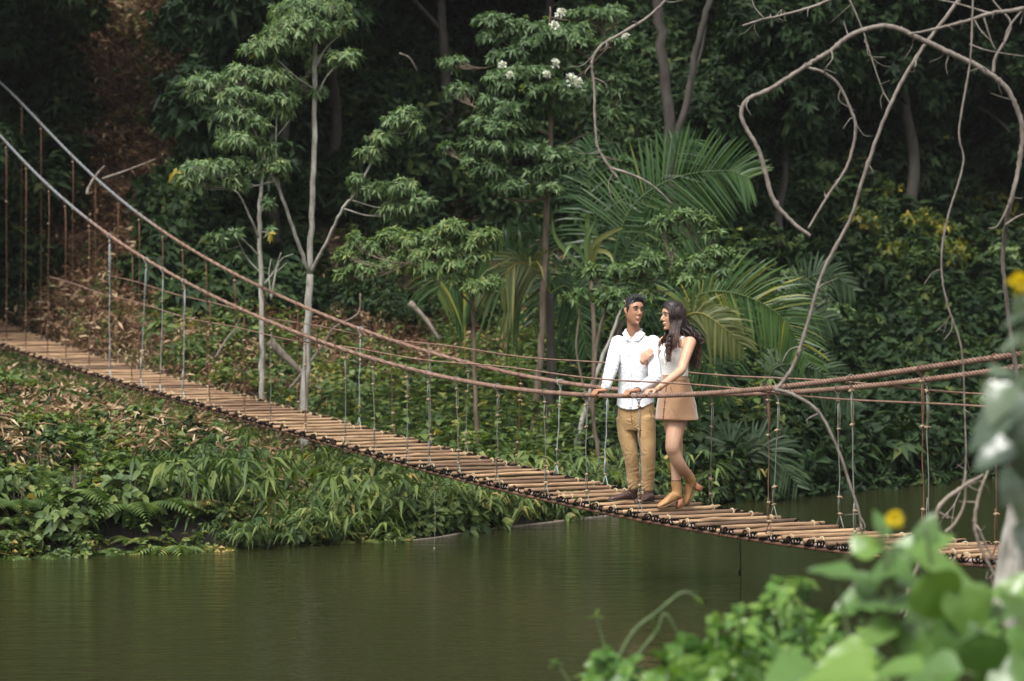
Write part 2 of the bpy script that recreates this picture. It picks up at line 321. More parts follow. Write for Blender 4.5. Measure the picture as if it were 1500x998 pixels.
# ------------------------------------------------------------------ the rope bridge
def steel(name, base, rust, rough=.55, metal=.5, lo=.42, hi=.6, sc_=9):
    m, n, b = M_new(name); nz = noise(n, sc_, 6, .7); r = ramp(n, [(lo, base), (hi, rust)], nz.outputs[0]); n.links.new(r.outputs[0], b.inputs['Base Color'])
    b.inputs['Roughness'].default_value = rough; b.inputs['Metallic'].default_value = metal; n2 = noise(n, 120, 3); bump(n, b, n2.outputs[0], .25, .002); return m
m = steel('rusty_cable', (.235, .145, .105), (.145, .08, .055), .8, .05)
# the far left of the cables is a newer grey length: a change of the metal along the cable itself
n = m.node_tree; b = n.nodes['Principled BSDF']; at_ = n.nodes.new('ShaderNodeAttribute'); at_.attribute_name = 'tint'
mxc = n.nodes.new('ShaderNodeMix'); mxc.data_type = 'RGBA'; src = b.inputs['Base Color'].links[0].from_socket
n.links.new(at_.outputs['Fac'], mxc.inputs[0]); n.links.new(src, mxc.inputs[6]); mxc.inputs[7].default_value = (.15, .155, .16, 1); n.links.new(mxc.outputs[2], b.inputs['Base Color'])
M['cable'] = m
M['cable_pink'] = steel('deck_cable_steel', (.38, .30, .27), (.22, .12, .08), .6, .2)
M['rust'] = steel('rusty_rod', (.17, .085, .05), (.09, .045, .03), .75, .3)
M['grey_rod'] = steel('grey_green_rod', (.20, .215, .18), (.13, .10, .07), .65, .3)
M['pale_rod'] = steel('pale_rope', (.36, .41, .40), (.22, .25, .24), .6, .1)
M['clamp'] = steel('clamp', (.40, .31, .20), (.16, .09, .05), .6, .3, sc_=40)
M['black_tie'] = surf('black_rope', (.003, .003, .003), (.010, .009, .008), 60, .95, spec=.08)
M['lashing'] = surf('straw_lashing', (.26, .20, .10), (.50, .43, .28), 60, .85)
m, n, b = M_new('pole_wood')
tc = n.nodes.new('ShaderNodeTexCoord'); mp = n.nodes.new('ShaderNodeMapping'); mp.inputs['Scale'].default_value = (4, 60, 60)
oi = n.nodes.new('ShaderNodeObjectInfo'); va = n.nodes.new('ShaderNodeVectorMath'); va.operation = 'ADD'
n.links.new(tc.outputs['Object'], mp.inputs[0]); n.links.new(mp.outputs[0], va.inputs[0])
ml = n.nodes.new('ShaderNodeMath'); ml.operation = 'MULTIPLY'; ml.inputs[1].default_value = 50; n.links.new(oi.outputs['Random'], ml.inputs[0]); n.links.new(ml.outputs[0], va.inputs[1])
nz = noise(n, 1, 5, .6, va.outputs[0]); r = ramp(n, [(.3, (.14, .08, .05)), (.5, (.31, .21, .13)), (.72, (.50, .38, .25))], nz.outputs[0])
rv = ramp(n, [(0, (.30, .25, .23)), (.2, (.62, .52, .46)), (.5, (.9, .8, .7)), (1, (1.15, 1.05, .92))], oi.outputs['Random'])
mx = n.nodes.new('ShaderNodeMix'); mx.data_type = 'RGBA'; mx.blend_type = 'MULTIPLY'; mx.inputs[0].default_value = 1
n.links.new(r.outputs[0], mx.inputs[6]); n.links.new(rv.outputs[0], mx.inputs[7]); n.links.new(mx.outputs[2], b.inputs['Base Color'])
b.inputs['Roughness'].default_value = .7; bump(n, b, nz.outputs[0], .4, .003); M['pole'] = m

p0 = bp(26, 10.7, 0)
bridge = empty('rope_bridge', (p0[0], p0[1], 0), 'long sagging rope bridge of tied wooden poles and rusty cables over the river', 'bridge')
S0, S1 = 7.0, 47.5
for c in (C_NEAR, C_FAR):
    g = Geo(); hi = np.arange(11.5, 22.5, .0062); a = np.arange(S0, 11.5, .05); bb = np.arange(22.5, 56, .05); rs = np.concatenate([a, hi, bb])
    P = np.array([bp(s, c, rail_z(s)) for s in rs])
    tt = np.repeat(np.clip((rs - 33.5) / 1.5, 0, 1), 18)
    g2 = Geo(); tube(g2, P, .0225, 18, 0, lobes=4, twist=2 * math.pi / .17, depth=.42, cap=False)
    V, Fs, T = g2.arrays(); link_mesh('main_cable', np_mesh('main_cable', V, Fs, tt), M['cable'], bridge)
    g = Geo(); rs = np.arange(S0, 36.5, .06); sag = .012 * np.sin(rs * 1.7 + c)
    tube(g, [bp(s, c + .03, hand_z(s) + dz + (0 if c == C_NEAR else .045)) for s, dz in zip(rs, sag)], .0075, 6, 0, cap=False); g.build('hand_line', M['cable'], bridge)
    g = Geo(); rs = np.arange(S0, S1, .08); tube(g, [bp(s, c + (.03 if c == C_NEAR else -.03), deck_z(s) - .032) for s in rs], .016, 8, cap=False); g.build('deck_cable', M['cable_pink'], bridge)
    g = Geo(); tube(g, [bp(s, c + (.0 if c == C_NEAR else .0), deck_z(s) - .058) for s in rs], .013, 8, cap=False); g.build('deck_cable', M['rust'], bridge)
# poles: pairs of unequal length, every pair tied down
rng = np.random.default_rng(5)
def pole_mesh(L, r, seed):
    rg = np.random.default_rng(seed); xs = np.linspace(-L / 2, L / 2, 7); g = Geo()
    P = np.stack([xs, rg.normal(0, .003, 7), rg.normal(0, .0025, 7)], 1); tube(g, P, r * (1 + rg.normal(0, .06, 7)), 8, 0); return g.mesh('pole')
PM = [pole_mesh(.98, .0195, i) for i in range(6)]; PMB = [pole_mesh(1.02, .0145, 20 + i) for i in range(5)]
ps = []; s = 11.0
while s < 45.5:
    ps.append(s); s += .158 * rng.uniform(.93, 1.07)
ang = math.atan2(BN[1], BN[0]); lash = Geo(); ties = Geo()
k_ = 0; used = {}
for i, s in enumerate(ps):
    big = i % 2 == 0; sx = s if big else ps[i - 1] + .046
    src = (PM if big else PMB)[rng.integers(0, 5)]
    o = bpy.data.objects.new('pole', src); COL.objects.link(o)
    if not src.materials: src.materials.append(M['pole'])
    c = (C_NEAR + C_FAR) / 2 + rng.normal(0, .024) + (-.01 if big else .028)
    z = deck_z(sx) + (0 if big else -.012) + rng.normal(0, .0025)
    P = bp(sx, c, z); sl = (deck_z(sx + .1) - deck_z(sx - .1)) / .2
    o.location = P - np.array([p0[0], p0[1], 0]); o.rotation_euler = (0, rng.normal(0, .006), ang + rng.normal(0, .008)); o.parent = bridge
    for ce in (C_NEAR + .03, C_FAR - .05, C_NEAR + .2 * rng.uniform(.5, 1), C_FAR - .3 * rng.uniform(.3, 1))[:(4 if rng.random() < .25 else 2)]:
        if big and rng.random() < .8:
            a = np.linspace(0, 2 * math.pi, 9); r0 = .0245
            Q = [bp(sx + r0 * math.cos(t), ce + .012 * math.sin(t * .5) + rng.normal(0, .004), z + r0 * .95 * math.sin(t)) for t in a]
            tube(lash, Q,   .0065 * rng.uniform(.7, 1.3), 5, .5, cap=False)
    for side, ce in ((-1, C_NEAR), (1, C_FAR)):      # black lacing between the poles and the two deck cables
        s_ = s + rng.normal(0, .012); n_ = 17; u = np.linspace(0, 1, n_); ph = rng.uniform(0, 6.28); tr = rng.uniform(1.6, 2.6)      # a tight slanting turn or two round the pole ends and the deck cable
        Q = [bp(s_ - .045 + .09 * v, ce + side * (.004 + .024 * math.cos(ph + v * tr * 6.28)), deck_z(s_) - .016 - .010 * (v - .5) + .024 * math.sin(ph + v * tr * 6.28)) for v in u]
        tube(ties, Q, np.interp(u, [0, .1, .9, 1], [.004, .0082, .0082, .004]), 5, .5, cap=False)
        if rng.random() < .5: e = bp(s_ + .03, ce + side * .02, deck_z(s_) - .03); tube(ties, catmull([e, e + BN * side * .012 + [0, 0, -.02], e + BN * side * .02 + [rng.normal(0, .01), 0, -.045]], 3), .004, 4, .5)
tag(lash.build('pole_lashing', M['lashing'], bridge), kind='stuff'); tag(ties.build('black_lacing', M['black_tie'], bridge), kind='stuff')
# hangers
def torus_loop(g, C, r, rr, ax1, ax2, n=12, k=5):
    a = np.linspace(0, 2 * math.pi, n + 1); tube(g, [C + r * (math.cos(t) * ax1 + math.sin(t) * ax2) for t in a], rr, k, cap=False)
cg = Geo(); X_, Z_ = np.array([1., 0, 0]), np.array([0, 0, 1.])
tube(cg, [(-.026, 0, .003), (-.012, 0, .006), (0, .0, .008), (.014, .004, .005), (.032, .0, -.001)], [.006, .010, .012, .010, .005], 6); tube(cg, [(-.01, -.012, -.014), (0, -.014, 0), (.008, -.010, .014)], .006, 5)
clamp_me = cg.mesh('clamp'); clamp_me.materials.append(M['clamp'])
near_h = [(10, 'rust'), (38, 'rust'), (70, 'rust'), (97, 'rust'), (131, 'rust'), (161, 'pale_rod'), (193, 'rust'), (206, 'pale_rod', 214), (234, 'pale_rod', 239), (268, 'pale_rod', 270), (307, 'rust'), (358, 'rust'), (397, 'grey_rod'), (448, 'rust', 447), (506, 'grey_rod'), (549, 'grey_rod', 546), (597, 'grey_rod', 596), (629, 'grey_rod', 627), (672, 'grey_rod', 669), (728, 'grey_rod', 729), (800, 'grey_rod', 798), (860, 'grey_rod', 858), (938, 'grey_rod', 936), (1127, 'rust', 1125), (1254, 'grey_rod', 1247), (1354, 'rust', 1350), (1461, 'rust', 1458), (1560, 'grey_rod')]
far_h = [(-60, 'rust'), (-20, 'rust'), (30, 'rust'), (60, 'rust'), (105, 'rust'), (140, 'rust'), (171, 'rust'), (204, 'rust'), (238, 'rust'), (268, 'rust'), (304, 'rust'), (345, 'rust'), (388, 'rust'), (437, 'rust', 436), (526, 'pale_rod', 528), (576, 'rust', 572), (630, 'grey_rod'), (683, 'grey_rod', 685), (757, 'rust', 763), (815, 'pale_rod', 821), (887, 'pale_rod', 889), (1041, 'grey_rod', 1043), (1134, 'grey_rod', 1140), (1231, 'grey_rod', 1228), (1361, 'grey_rod', 1358), (1478, 'rust', 1482), (1590, 'grey_rod')]
Lb, Lt = bridge.location, None
def s_at(x, c): u = (x - 750) / FPX; Y = c / (BC + u * BS); X = u * Y; return -(BB[0] * X + BB[1] * Y)
for lst, c, sg in ((near_h, C_NEAR, -1), (far_h, C_FAR, 1)):
    for h in lst:
        xb, kind = h[0], h[1]; xt = h[2] if len(h) > 2 else xb + rng.normal(0, 1.0)
        sb, st = s_at(xb, c), s_at(xt, c); zb, zt = deck_z(sb), rail_z(st)
        B = bp(sb, c, zb - .02); T = bp(st, c, zt); g = Geo(); rad = .0052 if kind == 'pale_rod' else .0044
        top = T - Z_ * .085; low = B + Z_ * .125; dbl = rng.random() < .6 or kind != 'pale_rod'
        n_ = 7; tq = np.linspace(0, 1, n_)[:, None]; wob = rng.normal(0, .004, (n_, 3)); wob[0] = wob[-1] = 0
        P = low * (1 - tq) + top * tq + wob
        tube(g, P, rad, 6, .5)
        if dbl:
            e = top + (low - top) * .33; d = np.array([.013, 0, 0]); tube(g, np.array([top + d * .3, top + d - Z_ * .05, (top + e) / 2 + d, e + d * .6]), rad * .85, 5)
            e2 = low + (top - low) * .2; tube(g, np.array([low - d * .2, low - d + Z_ * .03, (low + e2) / 2 - d, e2 - d * .5]), rad * .85, 5)
        torus_loop(g, T - Z_ * .004, .031, rad, np.array([.25, 0, 0]) + BN * .9, Z_); sticks(g, [T - Z_ * .034 - BN * .012], [top], rad, rad); sticks(g, [T - Z_ * .034 + BN * .012], [top], rad, rad)
        for e in (-1, 1):   # the inverted V that straddles two poles
            f = bp(sb + e * .075, c - sg * .03 * 0, deck_z(sb + e * .075) - .05); tube(g, [low, low * .45 + f * .55 + BN * 0, f], rad * 1.0, 5)
        hg = g.build('hanger', M[kind], bridge)
        if True:
            hh = [top - Z_ * .01, top + (low - top) * rng.uniform(.2, .3), low + (top - low) * rng.uniform(.13, .2), low]
            if zt - zb > 1.6: hh = hh[:3]
            for q_ in hh:
                if rng.random() < .1: continue
                o = bpy.data.objects.new('clamp', clamp_me); COL.objects.link(o); o.parent = hg;
                o.location = Vector(q_); o.rotation_euler = (rng.normal(0, .25), rng.normal(0, .25), rng.normal(0, .35)); o.scale = [rng.uniform(.65, .95)] * 3
# loose lengths that hang under the deck, and a slack loop
for (x0, x1, ya, yb, c, kd) in ((635, 636, 690, 806, C_NEAR, 'grey_rod'), (546, 542, 662, 770, C_NEAR, 'grey_rod'), (404, 421, 628, 700, C_NEAR, 'grey_rod'), (1083, 1084, 785, 893, C_NEAR, 'black_tie'), (1083, 1084, 785, 840, C_FAR, 'black_tie')):
    s_, z_ = on_line(x0, ya, c); s2, z2 = on_line(x1, yb, c); g = Geo(); A, B = bp(s_, c, deck_z(s_) - .09), bp(s2, c, max(z2, -.03)); mid = (A + B) / 2 + np.array([.012, 0, 0])
    tube(g, catmull([A, mid, B], 4), .0032, 5); tube(g, [B + Z_ * .03, B + Z_ * .01, B - Z_ * .02], [.006, .012, .006], 6); g.build('loose_rope', M[kd], bridge)
g = Geo(); Y_ = 26.7; tube(g, catmull([np.array(at(464, 490, Y_)), np.array(at(466, 510, Y_)), np.array(at(476, 527, Y_)), np.array(at(487, 530, Y_)), np.array(at(491, 518, Y_)), np.array(at(490, 501, Y_))], 6), .008, 6); g.build('slack_loop', M['rust'], bridge)
# ------------------------------------------------------------------ trees whose limbs and leaf sprays are measured from the photograph
def gz(X, Y): return float(ground(X, Y))
def spray_tree(name, label, cat, Y0, base, limbs, clusters, leaf, bark, seed, group=None, L=.12, W=.034, k=9, kind='lance', droop=.3, dens=1.0, tint=(.2, .75), part='crown', twr=.006, up=.45, bend=.5, extra=None):
    """limbs: lists of (x, y, dY, radius m); clusters: (x, y, dY, half width px, half height px)"""
    rng = np.random.default_rng(seed); b = at(base[0], base[1], Y0 + base[2]); zb = gz(b.x, b.y)
    root = empty(name, (b.x, b.y, zb if abs(zb - b.z) < 3 else b.z), label, cat, group)
    tg = Geo(); nodes = []
    for i, lb in enumerate(limbs):
        P = np.array([[*at(x, y, Y0 + d)] for x, y, d, r in lb]); r = np.array([q[3] for q in lb])
        if i == 0 and len(base) > 3: pass
        if i == 0: P = np.vstack([[P[0][0], P[0][1], min(zb - .25, P[0][2])], P]) if P[0][2] > zb - .1 else P
        if i == 0 and len(P) > len(r): r = np.concatenate([[r[0] * 1.25], r])
        Q = catmull(P, 6); rr = np.interp(np.linspace(0, 1, len(Q)), np.linspace(0, 1, len(r)), r)
        Q[1:-1] += rng.normal(0, 1, (len(Q) - 2, 3)) * rr[1:-1, None] * .18
        tube(tg, Q, rr, 9, .5, rough=.05, rng=rng); nodes.append(np.column_stack([Q, rr]))
    nodes = np.vstack(nodes); lg = Geo(); sc_ = 1 / ppm(Y0)
    for (x, y, d, rx, ry) in clusters:
        c = np.array(at(x, y, Y0 + d)); a, h = rx * sc_, ry * sc_
        n = max(4, int(dens * rx * ry * ppm(Y0) ** -2 / (L * L) * 15))
        # limb that carries the spray
        dist = np.linalg.norm((nodes[:, :3] - c) * [1, 1, 1.0], axis=1) + np.maximum(nodes[:, 2] - c[2], 0) * 1.5; j = np.argmin(dist); A = nodes[j, :3]
        root_pt = c - np.array([0, 0, h * .5])
        if np.linalg.norm(A - root_pt) > .06:
            mid = A * .5 + root_pt * .5 + np.array([0, 0, -np.linalg.norm(A - root_pt) * .10]); Q = catmull([A, mid, root_pt], 6)
            r0 = min(nodes[j, 3] * .6, .008 + .018 * np.linalg.norm(A - root_pt)); tube(tg, Q, np.linspace(r0, twr, len(Q)), 6, .5, rough=.06, rng=rng)
        else: Q = np.array([A, root_pt])
        npad = max(1, int(round(a / .28))); ux = rng.standard_normal((n, 3)); ux = unit(ux) * rng.uniform(0, 1, (n, 1)) ** .4
        T = c + ux * [a, a * .8, h]; T[:, 2] += h * .15 - .25 * h * (ux[:, 0] ** 2 + ux[:, 1] ** 2)
        ctr = root_pt + (T - root_pt) * .25; Ax = unit(unit(T - root_pt - [0, 0, h * .3]) + np.array([0, 0, up]) + rng.standard_normal((n, 3)) * .25)
        st = Q[np.clip((rng.uniform(.5, 1, n) * len(Q)).astype(int), 0, len(Q) - 1)]
        midp = st * .45 + T * .55 + np.array([0, 0, -.1]) * np.linalg.norm(T - st, axis=1)[:, None]
        sel = rng.random(n) < .7
        sticks(tg, st[sel], midp[sel], twr, twr * .7, .5, 3); sticks(tg, midp[sel], T[sel], twr * .7, twr * .35, .5, 3)
        rosettes(lg, T, Ax, rng, k, L, W, kind, droop, tint)
    tg.build('trunk' if cat == 'tree' else 'stems', bark, root)
    if lg.n: lg.build(part, leaf, root)
    if extra: extra(root, Y0, rng)
    return root

def stray(pts, col, kind='lance', L=.13, W=.05, name='yellow_leaf'):
    def f(root, Y0, rng):
        for x, y in pts:
            for q in range(3):
                g = Geo(); c = np.array(at(x, y, Y0 - .5)); leaves(g, c + rng.normal(0, .02, (1, 3)), rng.normal(0, 1, (1, 3)) + [0, -.3, -.6], rng.normal(0, 1, (1, 3)) + [0, -2, .5], L, W, 1.0, kind); g.build(name, col, root)
    return f
# the white barked tree that forks behind the bridge
spray_tree('slender_tree', 'tall slender tree with pale bark forking into three above the cables, left of centre', 'tree', 31.0, (443, 716, 0),
  [[(443, 716, 0, .062), (446, 640, 0, .058), (449, 520, 0, .050), (454, 402, 0, .046)], [(454, 402, 0, .040), (457, 300, 0, .036), (460, 200, 0, .033), (461, 100, 0, .03), (463, 20, 0, .02), (464, -60, 0, .012)],
   [(454, 402, 0, .026), (432, 345, -.2, .024), (410, 280, -.4, .021), (390, 240, -.5, .02), (372, 190, -.6, .014), (345, 140, -.7, .008)], [(454, 402, 0, .024), (478, 355, -.2, .021), (503, 305, -.4, .018), (520, 285, -.5, .018), (545, 238, -.6, .014), (575, 195, -.6, .009)],
   [(461, 100, 0, .016), (478, 70, .1, .012), (500, 50, .1, .007)], [(461, 150, 0, .014), (480, 110, -.2, .01), (505, 90, -.3, .007)], [(460, 130, 0, .013), (430, 110, -.3, .01), (400, 80, -.3, .007)],
   [(410, 280, -.4, .014), (404, 230, -.3, .012), (406, 160, -.4, .01), (410, 150, -.4, .006)], [(406, 200, -.3, .01), (425, 175, -.4, .006)]],
  [(455, 8, 0, 62, 16), (440, 40, -.3, 55, 20), (492, 32, .1, 34, 14), (405, 62, -.4, 42, 18), (372, 72, -.5, 24, 10), (505, 82, -.3, 30, 11), (468, 92, .3, 24, 12), (355, 110, -.5, 34, 15), (395, 112, -.4, 34, 16), (300, 118, -.6, 40, 11), (342, 138, -.6, 40, 13), (292, 136, -.6, 24, 9), (405, 145, -.4, 34, 14), (440, 125, .2, 18, 12), (350, 165, -.6, 34, 10), (372, 180, -.6, 26, 12), (330, 190, -.5, 14, 7), (415, 160, -.3, 22, 10), (465, 133, 0, 18, 7),
   (350, 205, -.7, 36, 12), (300, 245, -.8, 46, 11), (340, 240, -.7, 32, 12), (290, 262, -.8, 34, 9), (345, 262, -.7, 26, 10), (400, 240, -.5, 28, 11), (385, 215, -.5, 22, 9), (412, 255, -.4, 14, 7),
   (585, 175, -.7, 26, 9), (595, 165, -.7, 18, 10), (562, 200, -.6, 28, 9), (545, 222, -.6, 26, 9), (608, 184, -.7, 14, 9), (525, 262, -.6, 18, 8), (545, 275, -.5, 34, 9), (585, 272, -.6, 30, 12), (610, 292, -.6, 26, 12), (580, 305, -.5, 28, 12), (485, 15, .2, 30, 14), (420, 20, .3, 30, 14)],
  F['tree'], M['bark_white'], 11, L=.098, W=.030, k=10, dens=1.5, droop=.5, tint=(.3, .9), extra=stray([(372, 75), (257, 252), (560, 202), (534, 275)], F['palm_old']))
# the smaller one beside it
spray_tree('sapling', 'thin bare-stemmed sapling with a few leaf tufts, left of the forked pale tree', 'tree', 33.5, (384, 520, 0),
  [[(384, 520, 0, .04), (383, 430, 0, .036), (380, 350, 0, .032), (381, 300, 0, .028), (386, 240, 0, .015)], [(380, 350, 0, .018), (365, 315, -.2, .014), (350, 285, -.3, .01), (335, 275, -.3, .006)], [(380, 375, 0, .012), (355, 350, -.2, .009), (335, 335, -.2, .006)], [(381, 400, 0, .012), (360, 375, 0, .009), (345, 345, -.2, .007)],
   [(382, 310, 0, .012), (395, 300, 0, .009), (402, 290, 0, .006)], [(383, 420, 0, .014), (400, 400, .1, .01), (412, 370, .1, .006)], [(397, 440, 0, .016), (404, 400, 0, .012), (412, 380, 0, .008), (430, 372, 0, .004)], [(397, 440, 0, .012), (394, 400, 0, .008), (397, 380, 0, .004)], [(404, 400, 0, .006), (420, 385, 0, .003)]],
  [(325, 345, -.2, 22, 8), (345, 338, -.2, 14, 7), (318, 360, -.1, 12, 6), (345, 372, -.1, 10, 5), (398, 335, 0, 13, 5), (392, 295, 0, 12, 5), (342, 268, -.3, 26, 6), (372, 250, 0, 20, 8)],
  F['tree'], M['bark_white'], 12, L=.13, W=.036, dens=1.1, extra=stray([(397, 343), (399, 340)], F['palm_old']))
spray_tree('shrub', 'light green many-tiered shrub on a thin stem, right of the forked pale tree', 'shrub', 30.2, (700, 690, 0),
  [[(700, 690, 0, .03), (697, 600, 0, .028), (694, 500, 0, .024), (692, 440, 0, .02), (690, 400, 0, .012)], [(692, 450, 0, .014), (670, 425, -.2, .012), (640, 400, -.3, .009), (600, 385, -.4, .006)], [(690, 420, 0, .012), (700, 380, 0, .009), (705, 345, 0, .006)], [(692, 470, 0, .009), (700, 450, 0, .007), (715, 425, 0, .005)]],
  [(575, 345, 0, 26, 12), (545, 362, 0, 22, 12), (520, 350, 0, 12, 14), (510, 372, 0, 22, 10), (535, 392, 0, 34, 10), (575, 385, 0, 34, 12), (612, 372, -.2, 30, 12), (600, 350, -.2, 22, 10), (640, 345, -.2, 30, 13), (662, 330, -.3, 24, 10), (645, 365, -.2, 34, 11), (690, 352, -.2, 34, 12), (715, 342, -.2, 20, 9), (625, 392, -.2, 34, 9), (665, 385, -.2, 30, 9), (700, 372, -.2, 24, 8), (700, 418, -.3, 30, 9), (722, 412, -.2, 18, 7), (675, 408, -.2, 20, 7), (505, 400, 0, 16, 7)],
  F['light'], M['bark_brown'], 13, L=.095, W=.031, k=10, dens=2.4, droop=.4, tint=(.35, .95))
def blooms(root, Y0, rng):
    for x, y, r in ((821, 21, 8), (812, 39, 7), (813, 93, 6), (801, 110, 5), (838, 117, 9), (846, 121, 6), (736, 96, 5), (916, 53, 4), (747, 110, 4)):
        g = Geo(); c = np.array(at(x, y, Y0 - .75)); n = 60; d = unit(rng.standard_normal((n, 3)) + [0, -.6, .5]); rr = r / ppm(Y0)
        leaves(g, c + d * rr * rng.uniform(.3, 1, (n, 1)), d + rng.normal(0, .6, (n, 3)), d, .035, .03, rng.uniform(0, 1, n), 'lance', .1); g.build('flower_cluster', F['bloom'], root)
    for x, y in ((800, 30), (770, 28), (862, 50), (815, 120), (765, 130)):
        g = Geo(); c = np.array(at(x, y, Y0 - .7)); n = 30; d = unit(rng.standard_normal((n, 3)) + [0, -.6, .5]); leaves(g, c + d * .04, d, d + [0, 0, .3], .03, .02, .9, 'lance', .1); g.build('bud_cluster', F['light'], root)
spray_tree('flowering_tree', 'dark green tree with white flower clusters in its top tiers, centre of the forest edge', 'tree', 32.5, (783, 640, 0),
  [[(783, 640, 0, .05), (788, 560, 0, .047), (795, 470, 0, .045), (798, 380, 0, .042), (801, 300, 0, .04), (806, 220, 0, .036), (807, 150, 0, .035), (806, 60, 0, .02), (806, 10, 0, .01)], [(802, 285, 0, .025), (780, 295, -.2, .02), (740, 290, -.3, .015), (710, 270, -.3, .01), (700, 240, -.4, .008)], [(801, 260, 0, .02), (840, 240, -.1, .015), (880, 230, -.2, .01), (920, 240, -.2, .006)],
   [(806, 200, 0, .025), (770, 180, -.2, .02), (720, 160, -.3, .012)], [(807, 140, 0, .025), (850, 110, -.2, .018), (890, 70, -.3, .01)], [(807, 120, 0, .02), (760, 80, -.2, .015), (710, 40, -.3, .008)], [(806, 225, 0, .02), (850, 200, 0, .012), (885, 190, 0, .006)]],
  [(720, 28, -.3, 30, 9), (745, 34, -.3, 26, 10), (775, 40, -.2, 34, 10), (725, 52, -.2, 30, 8), (820, 48, -.3, 40, 12), (860, 42, -.2, 34, 10), (880, 18, -.2, 34, 9), (900, 14, -.1, 18, 8), (855, 20, -.1, 26, 8), (845, 62, -.3, 40, 8), (900, 60, -.2, 26, 8), (915, 62, -.2, 12, 6), (780, 60, -.3, 34, 8),
   (730, 82, -.3, 22, 8), (755, 78, -.3, 26, 8), (725, 110, -.4, 20, 8), (755, 105, -.4, 34, 10), (790, 100, -.4, 28, 8), (735, 122, -.4, 26, 7), (820, 130, -.4, 44, 10), (855, 125, -.3, 24, 8), (780, 128, -.4, 30, 8), (900, 115, 0, 22, 9), (905, 132, 0, 18, 7), (890, 165, 0, 24, 8), (900, 185, 0, 16, 8), (880, 192, 0, 12, 8),
   (715, 148, -.4, 22, 9), (745, 158, -.4, 40, 12), (700, 180, -.5, 24, 12), (730, 185, -.5, 40, 12), (695, 208, -.5, 20, 10), (725, 212, -.5, 40, 9), (770, 215, -.4, 34, 8), (810, 222, -.4, 28, 8), (690, 235, -.5, 16, 7), (720, 245, -.5, 34, 9), (745, 270, -.5, 34, 8), (805, 245, -.4, 24, 9), (780, 252, -.4, 20, 7), (805, 272, -.4, 24, 6), (835, 238, -.3, 20, 7), (865, 235, -.2, 14, 6), (915, 236, -.2, 12, 5), (765, 180, -.3, 24, 10), (695, 265, -.4, 10, 7), (655, 215, 0, 12, 8), (672, 130, .4, 26, 9), (665, 90, .5, 26, 9), (820, 155, -.1, 36, 10), (800, 80, 0, 40, 10)],
  F['tree'], M['bark_brown'], 14, L=.108, W=.036, dens=1.9, droop=.45, tint=(.15, .75), extra=blooms)
spray_tree('shrub', 'spreading green shrub of bright tip rosettes directly behind the couple', 'shrub', 29.5, (915, 700, 0),
  [[(880, 690, 0, .028), (868, 600, 0, .024), (875, 500, 0, .02), (895, 430, 0, .014)], [(870, 590, 0, .02), (900, 500, .2, .016), (940, 430, .2, .012), (985, 390, .2, .008)], [(868, 610, 0, .018), (845, 520, 0, .014), (850, 450, 0, .009)], [(940, 430, .2, .01), (1010, 420, .2, .008), (1040, 380, .2, .006)]],
  [(1000, 315, .3, 34, 9), (970, 325, .3, 22, 8), (1030, 322, .3, 20, 9), (1045, 340, .3, 20, 10), (1050, 372, .2, 26, 12), (1020, 382, .2, 34, 10), (1055, 395, .2, 22, 9), (985, 400, .2, 22, 8), (955, 375, 0, 24, 8), (935, 388, 0, 22, 8), (905, 395, 0, 20, 8), (865, 395, 0, 24, 8), (845, 432, 0, 24, 8), (880, 428, 0, 18, 8), (905, 428, -.1, 22, 7), (900, 440, -.1, 24, 6), (945, 425, .1, 20, 7), (1010, 405, .1, 26, 8), (880, 440, 0, 14, 5), (930, 400, .3, 34, 9), (985, 350, .4, 24, 9)],
  F['light'], M['bark_brown'], 15, L=.105, W=.034, dens=1.5, tint=(.05, .7))
spray_tree('young_tree', 'leaning thin grey stem with a few drooping yellow green leaves left of the man', 'tree', 30.6, (855, 720, 0),
  [[(845, 660, 0, .035), (860, 590, 0, .032), (880, 530, 0, .028), (900, 480, 0, .02), (915, 440, 0, .012)], [(835, 690, 0, .016), (848, 655, 0, .014), (870, 640, -.1, .008), (885, 660, -.1, .005)]],
  [(808, 675, 0, 12, 5), (875, 668, -.1, 12, 4), (820, 700, 0, 20, 6)], F['yellowy'], M['bark_white'], 16, L=.16, W=.05, k=6, dens=.9, tint=(.5, .9))

# ------------------------------------------------------------------ palms
def frond(parent, Y0, pts, mat, rng, Lmax=.9, n=46, droop=.35, both=1.0, W=.035, tint=.5, dirs=None, fan=.9, start=.12, spread=(.2, 1.0), fall=0.0):
    """pts: the midrib; leaflets leave it to both sides, swept to the tip"""
    P = catmull([at(x, y, Y0 + d) for x, y, d in pts], 12); S = np.linspace(0, 1, len(P)); g = Geo()
    tube(g, P, np.interp(S, [0, 1], [.016, .003]), 6, .8)
    T = unit(np.gradient(P, axis=0)); u = np.linspace(start, .995, n)
    C = np.stack([np.interp(u, S, P[:, i]) for i in range(3)], 1); Td = unit(np.stack([np.interp(u, S, T[:, i]) for i in range(3)], 1))
    view = unit(C - np.array(CAM)); up = unit(np.cross(view, Td)); up = np.where(up[:, 2:3] < 0, -up, up)
    if dirs is not None: up = unit(up * (1 - abs(dirs)) + np.array([0, 0, 1.]) * dirs)
    Lf = Lmax * np.interp(u, [start, .3, .6, 1], [.65, 1, .92, .35])
    for sd in (1, -1):
        k = both if sd < 0 else 1.0
        D = Td * np.interp(u, [0, 1], [spread[0], spread[1]])[:, None] + sd * up * fan + view * rng.normal(0.10, .16, (n, 1)) + rng.normal(0, .04, (n, 3)) - np.array([0, 0, fall])
        N = unit(-view + rng.normal(0, .35, (n, 3))); N = unit(N + np.array([0, 0, .35]))
        leaves(g, C, D, N, Lf * k * rng.uniform(.88, 1.08, n), W * rng.uniform(.75, 1.1, n), np.clip(tint + rng.normal(0, .14, n), 0, 1), 'strap', droop * rng.uniform(.5, 1.4, n))
    return g.build('frond', mat, parent)
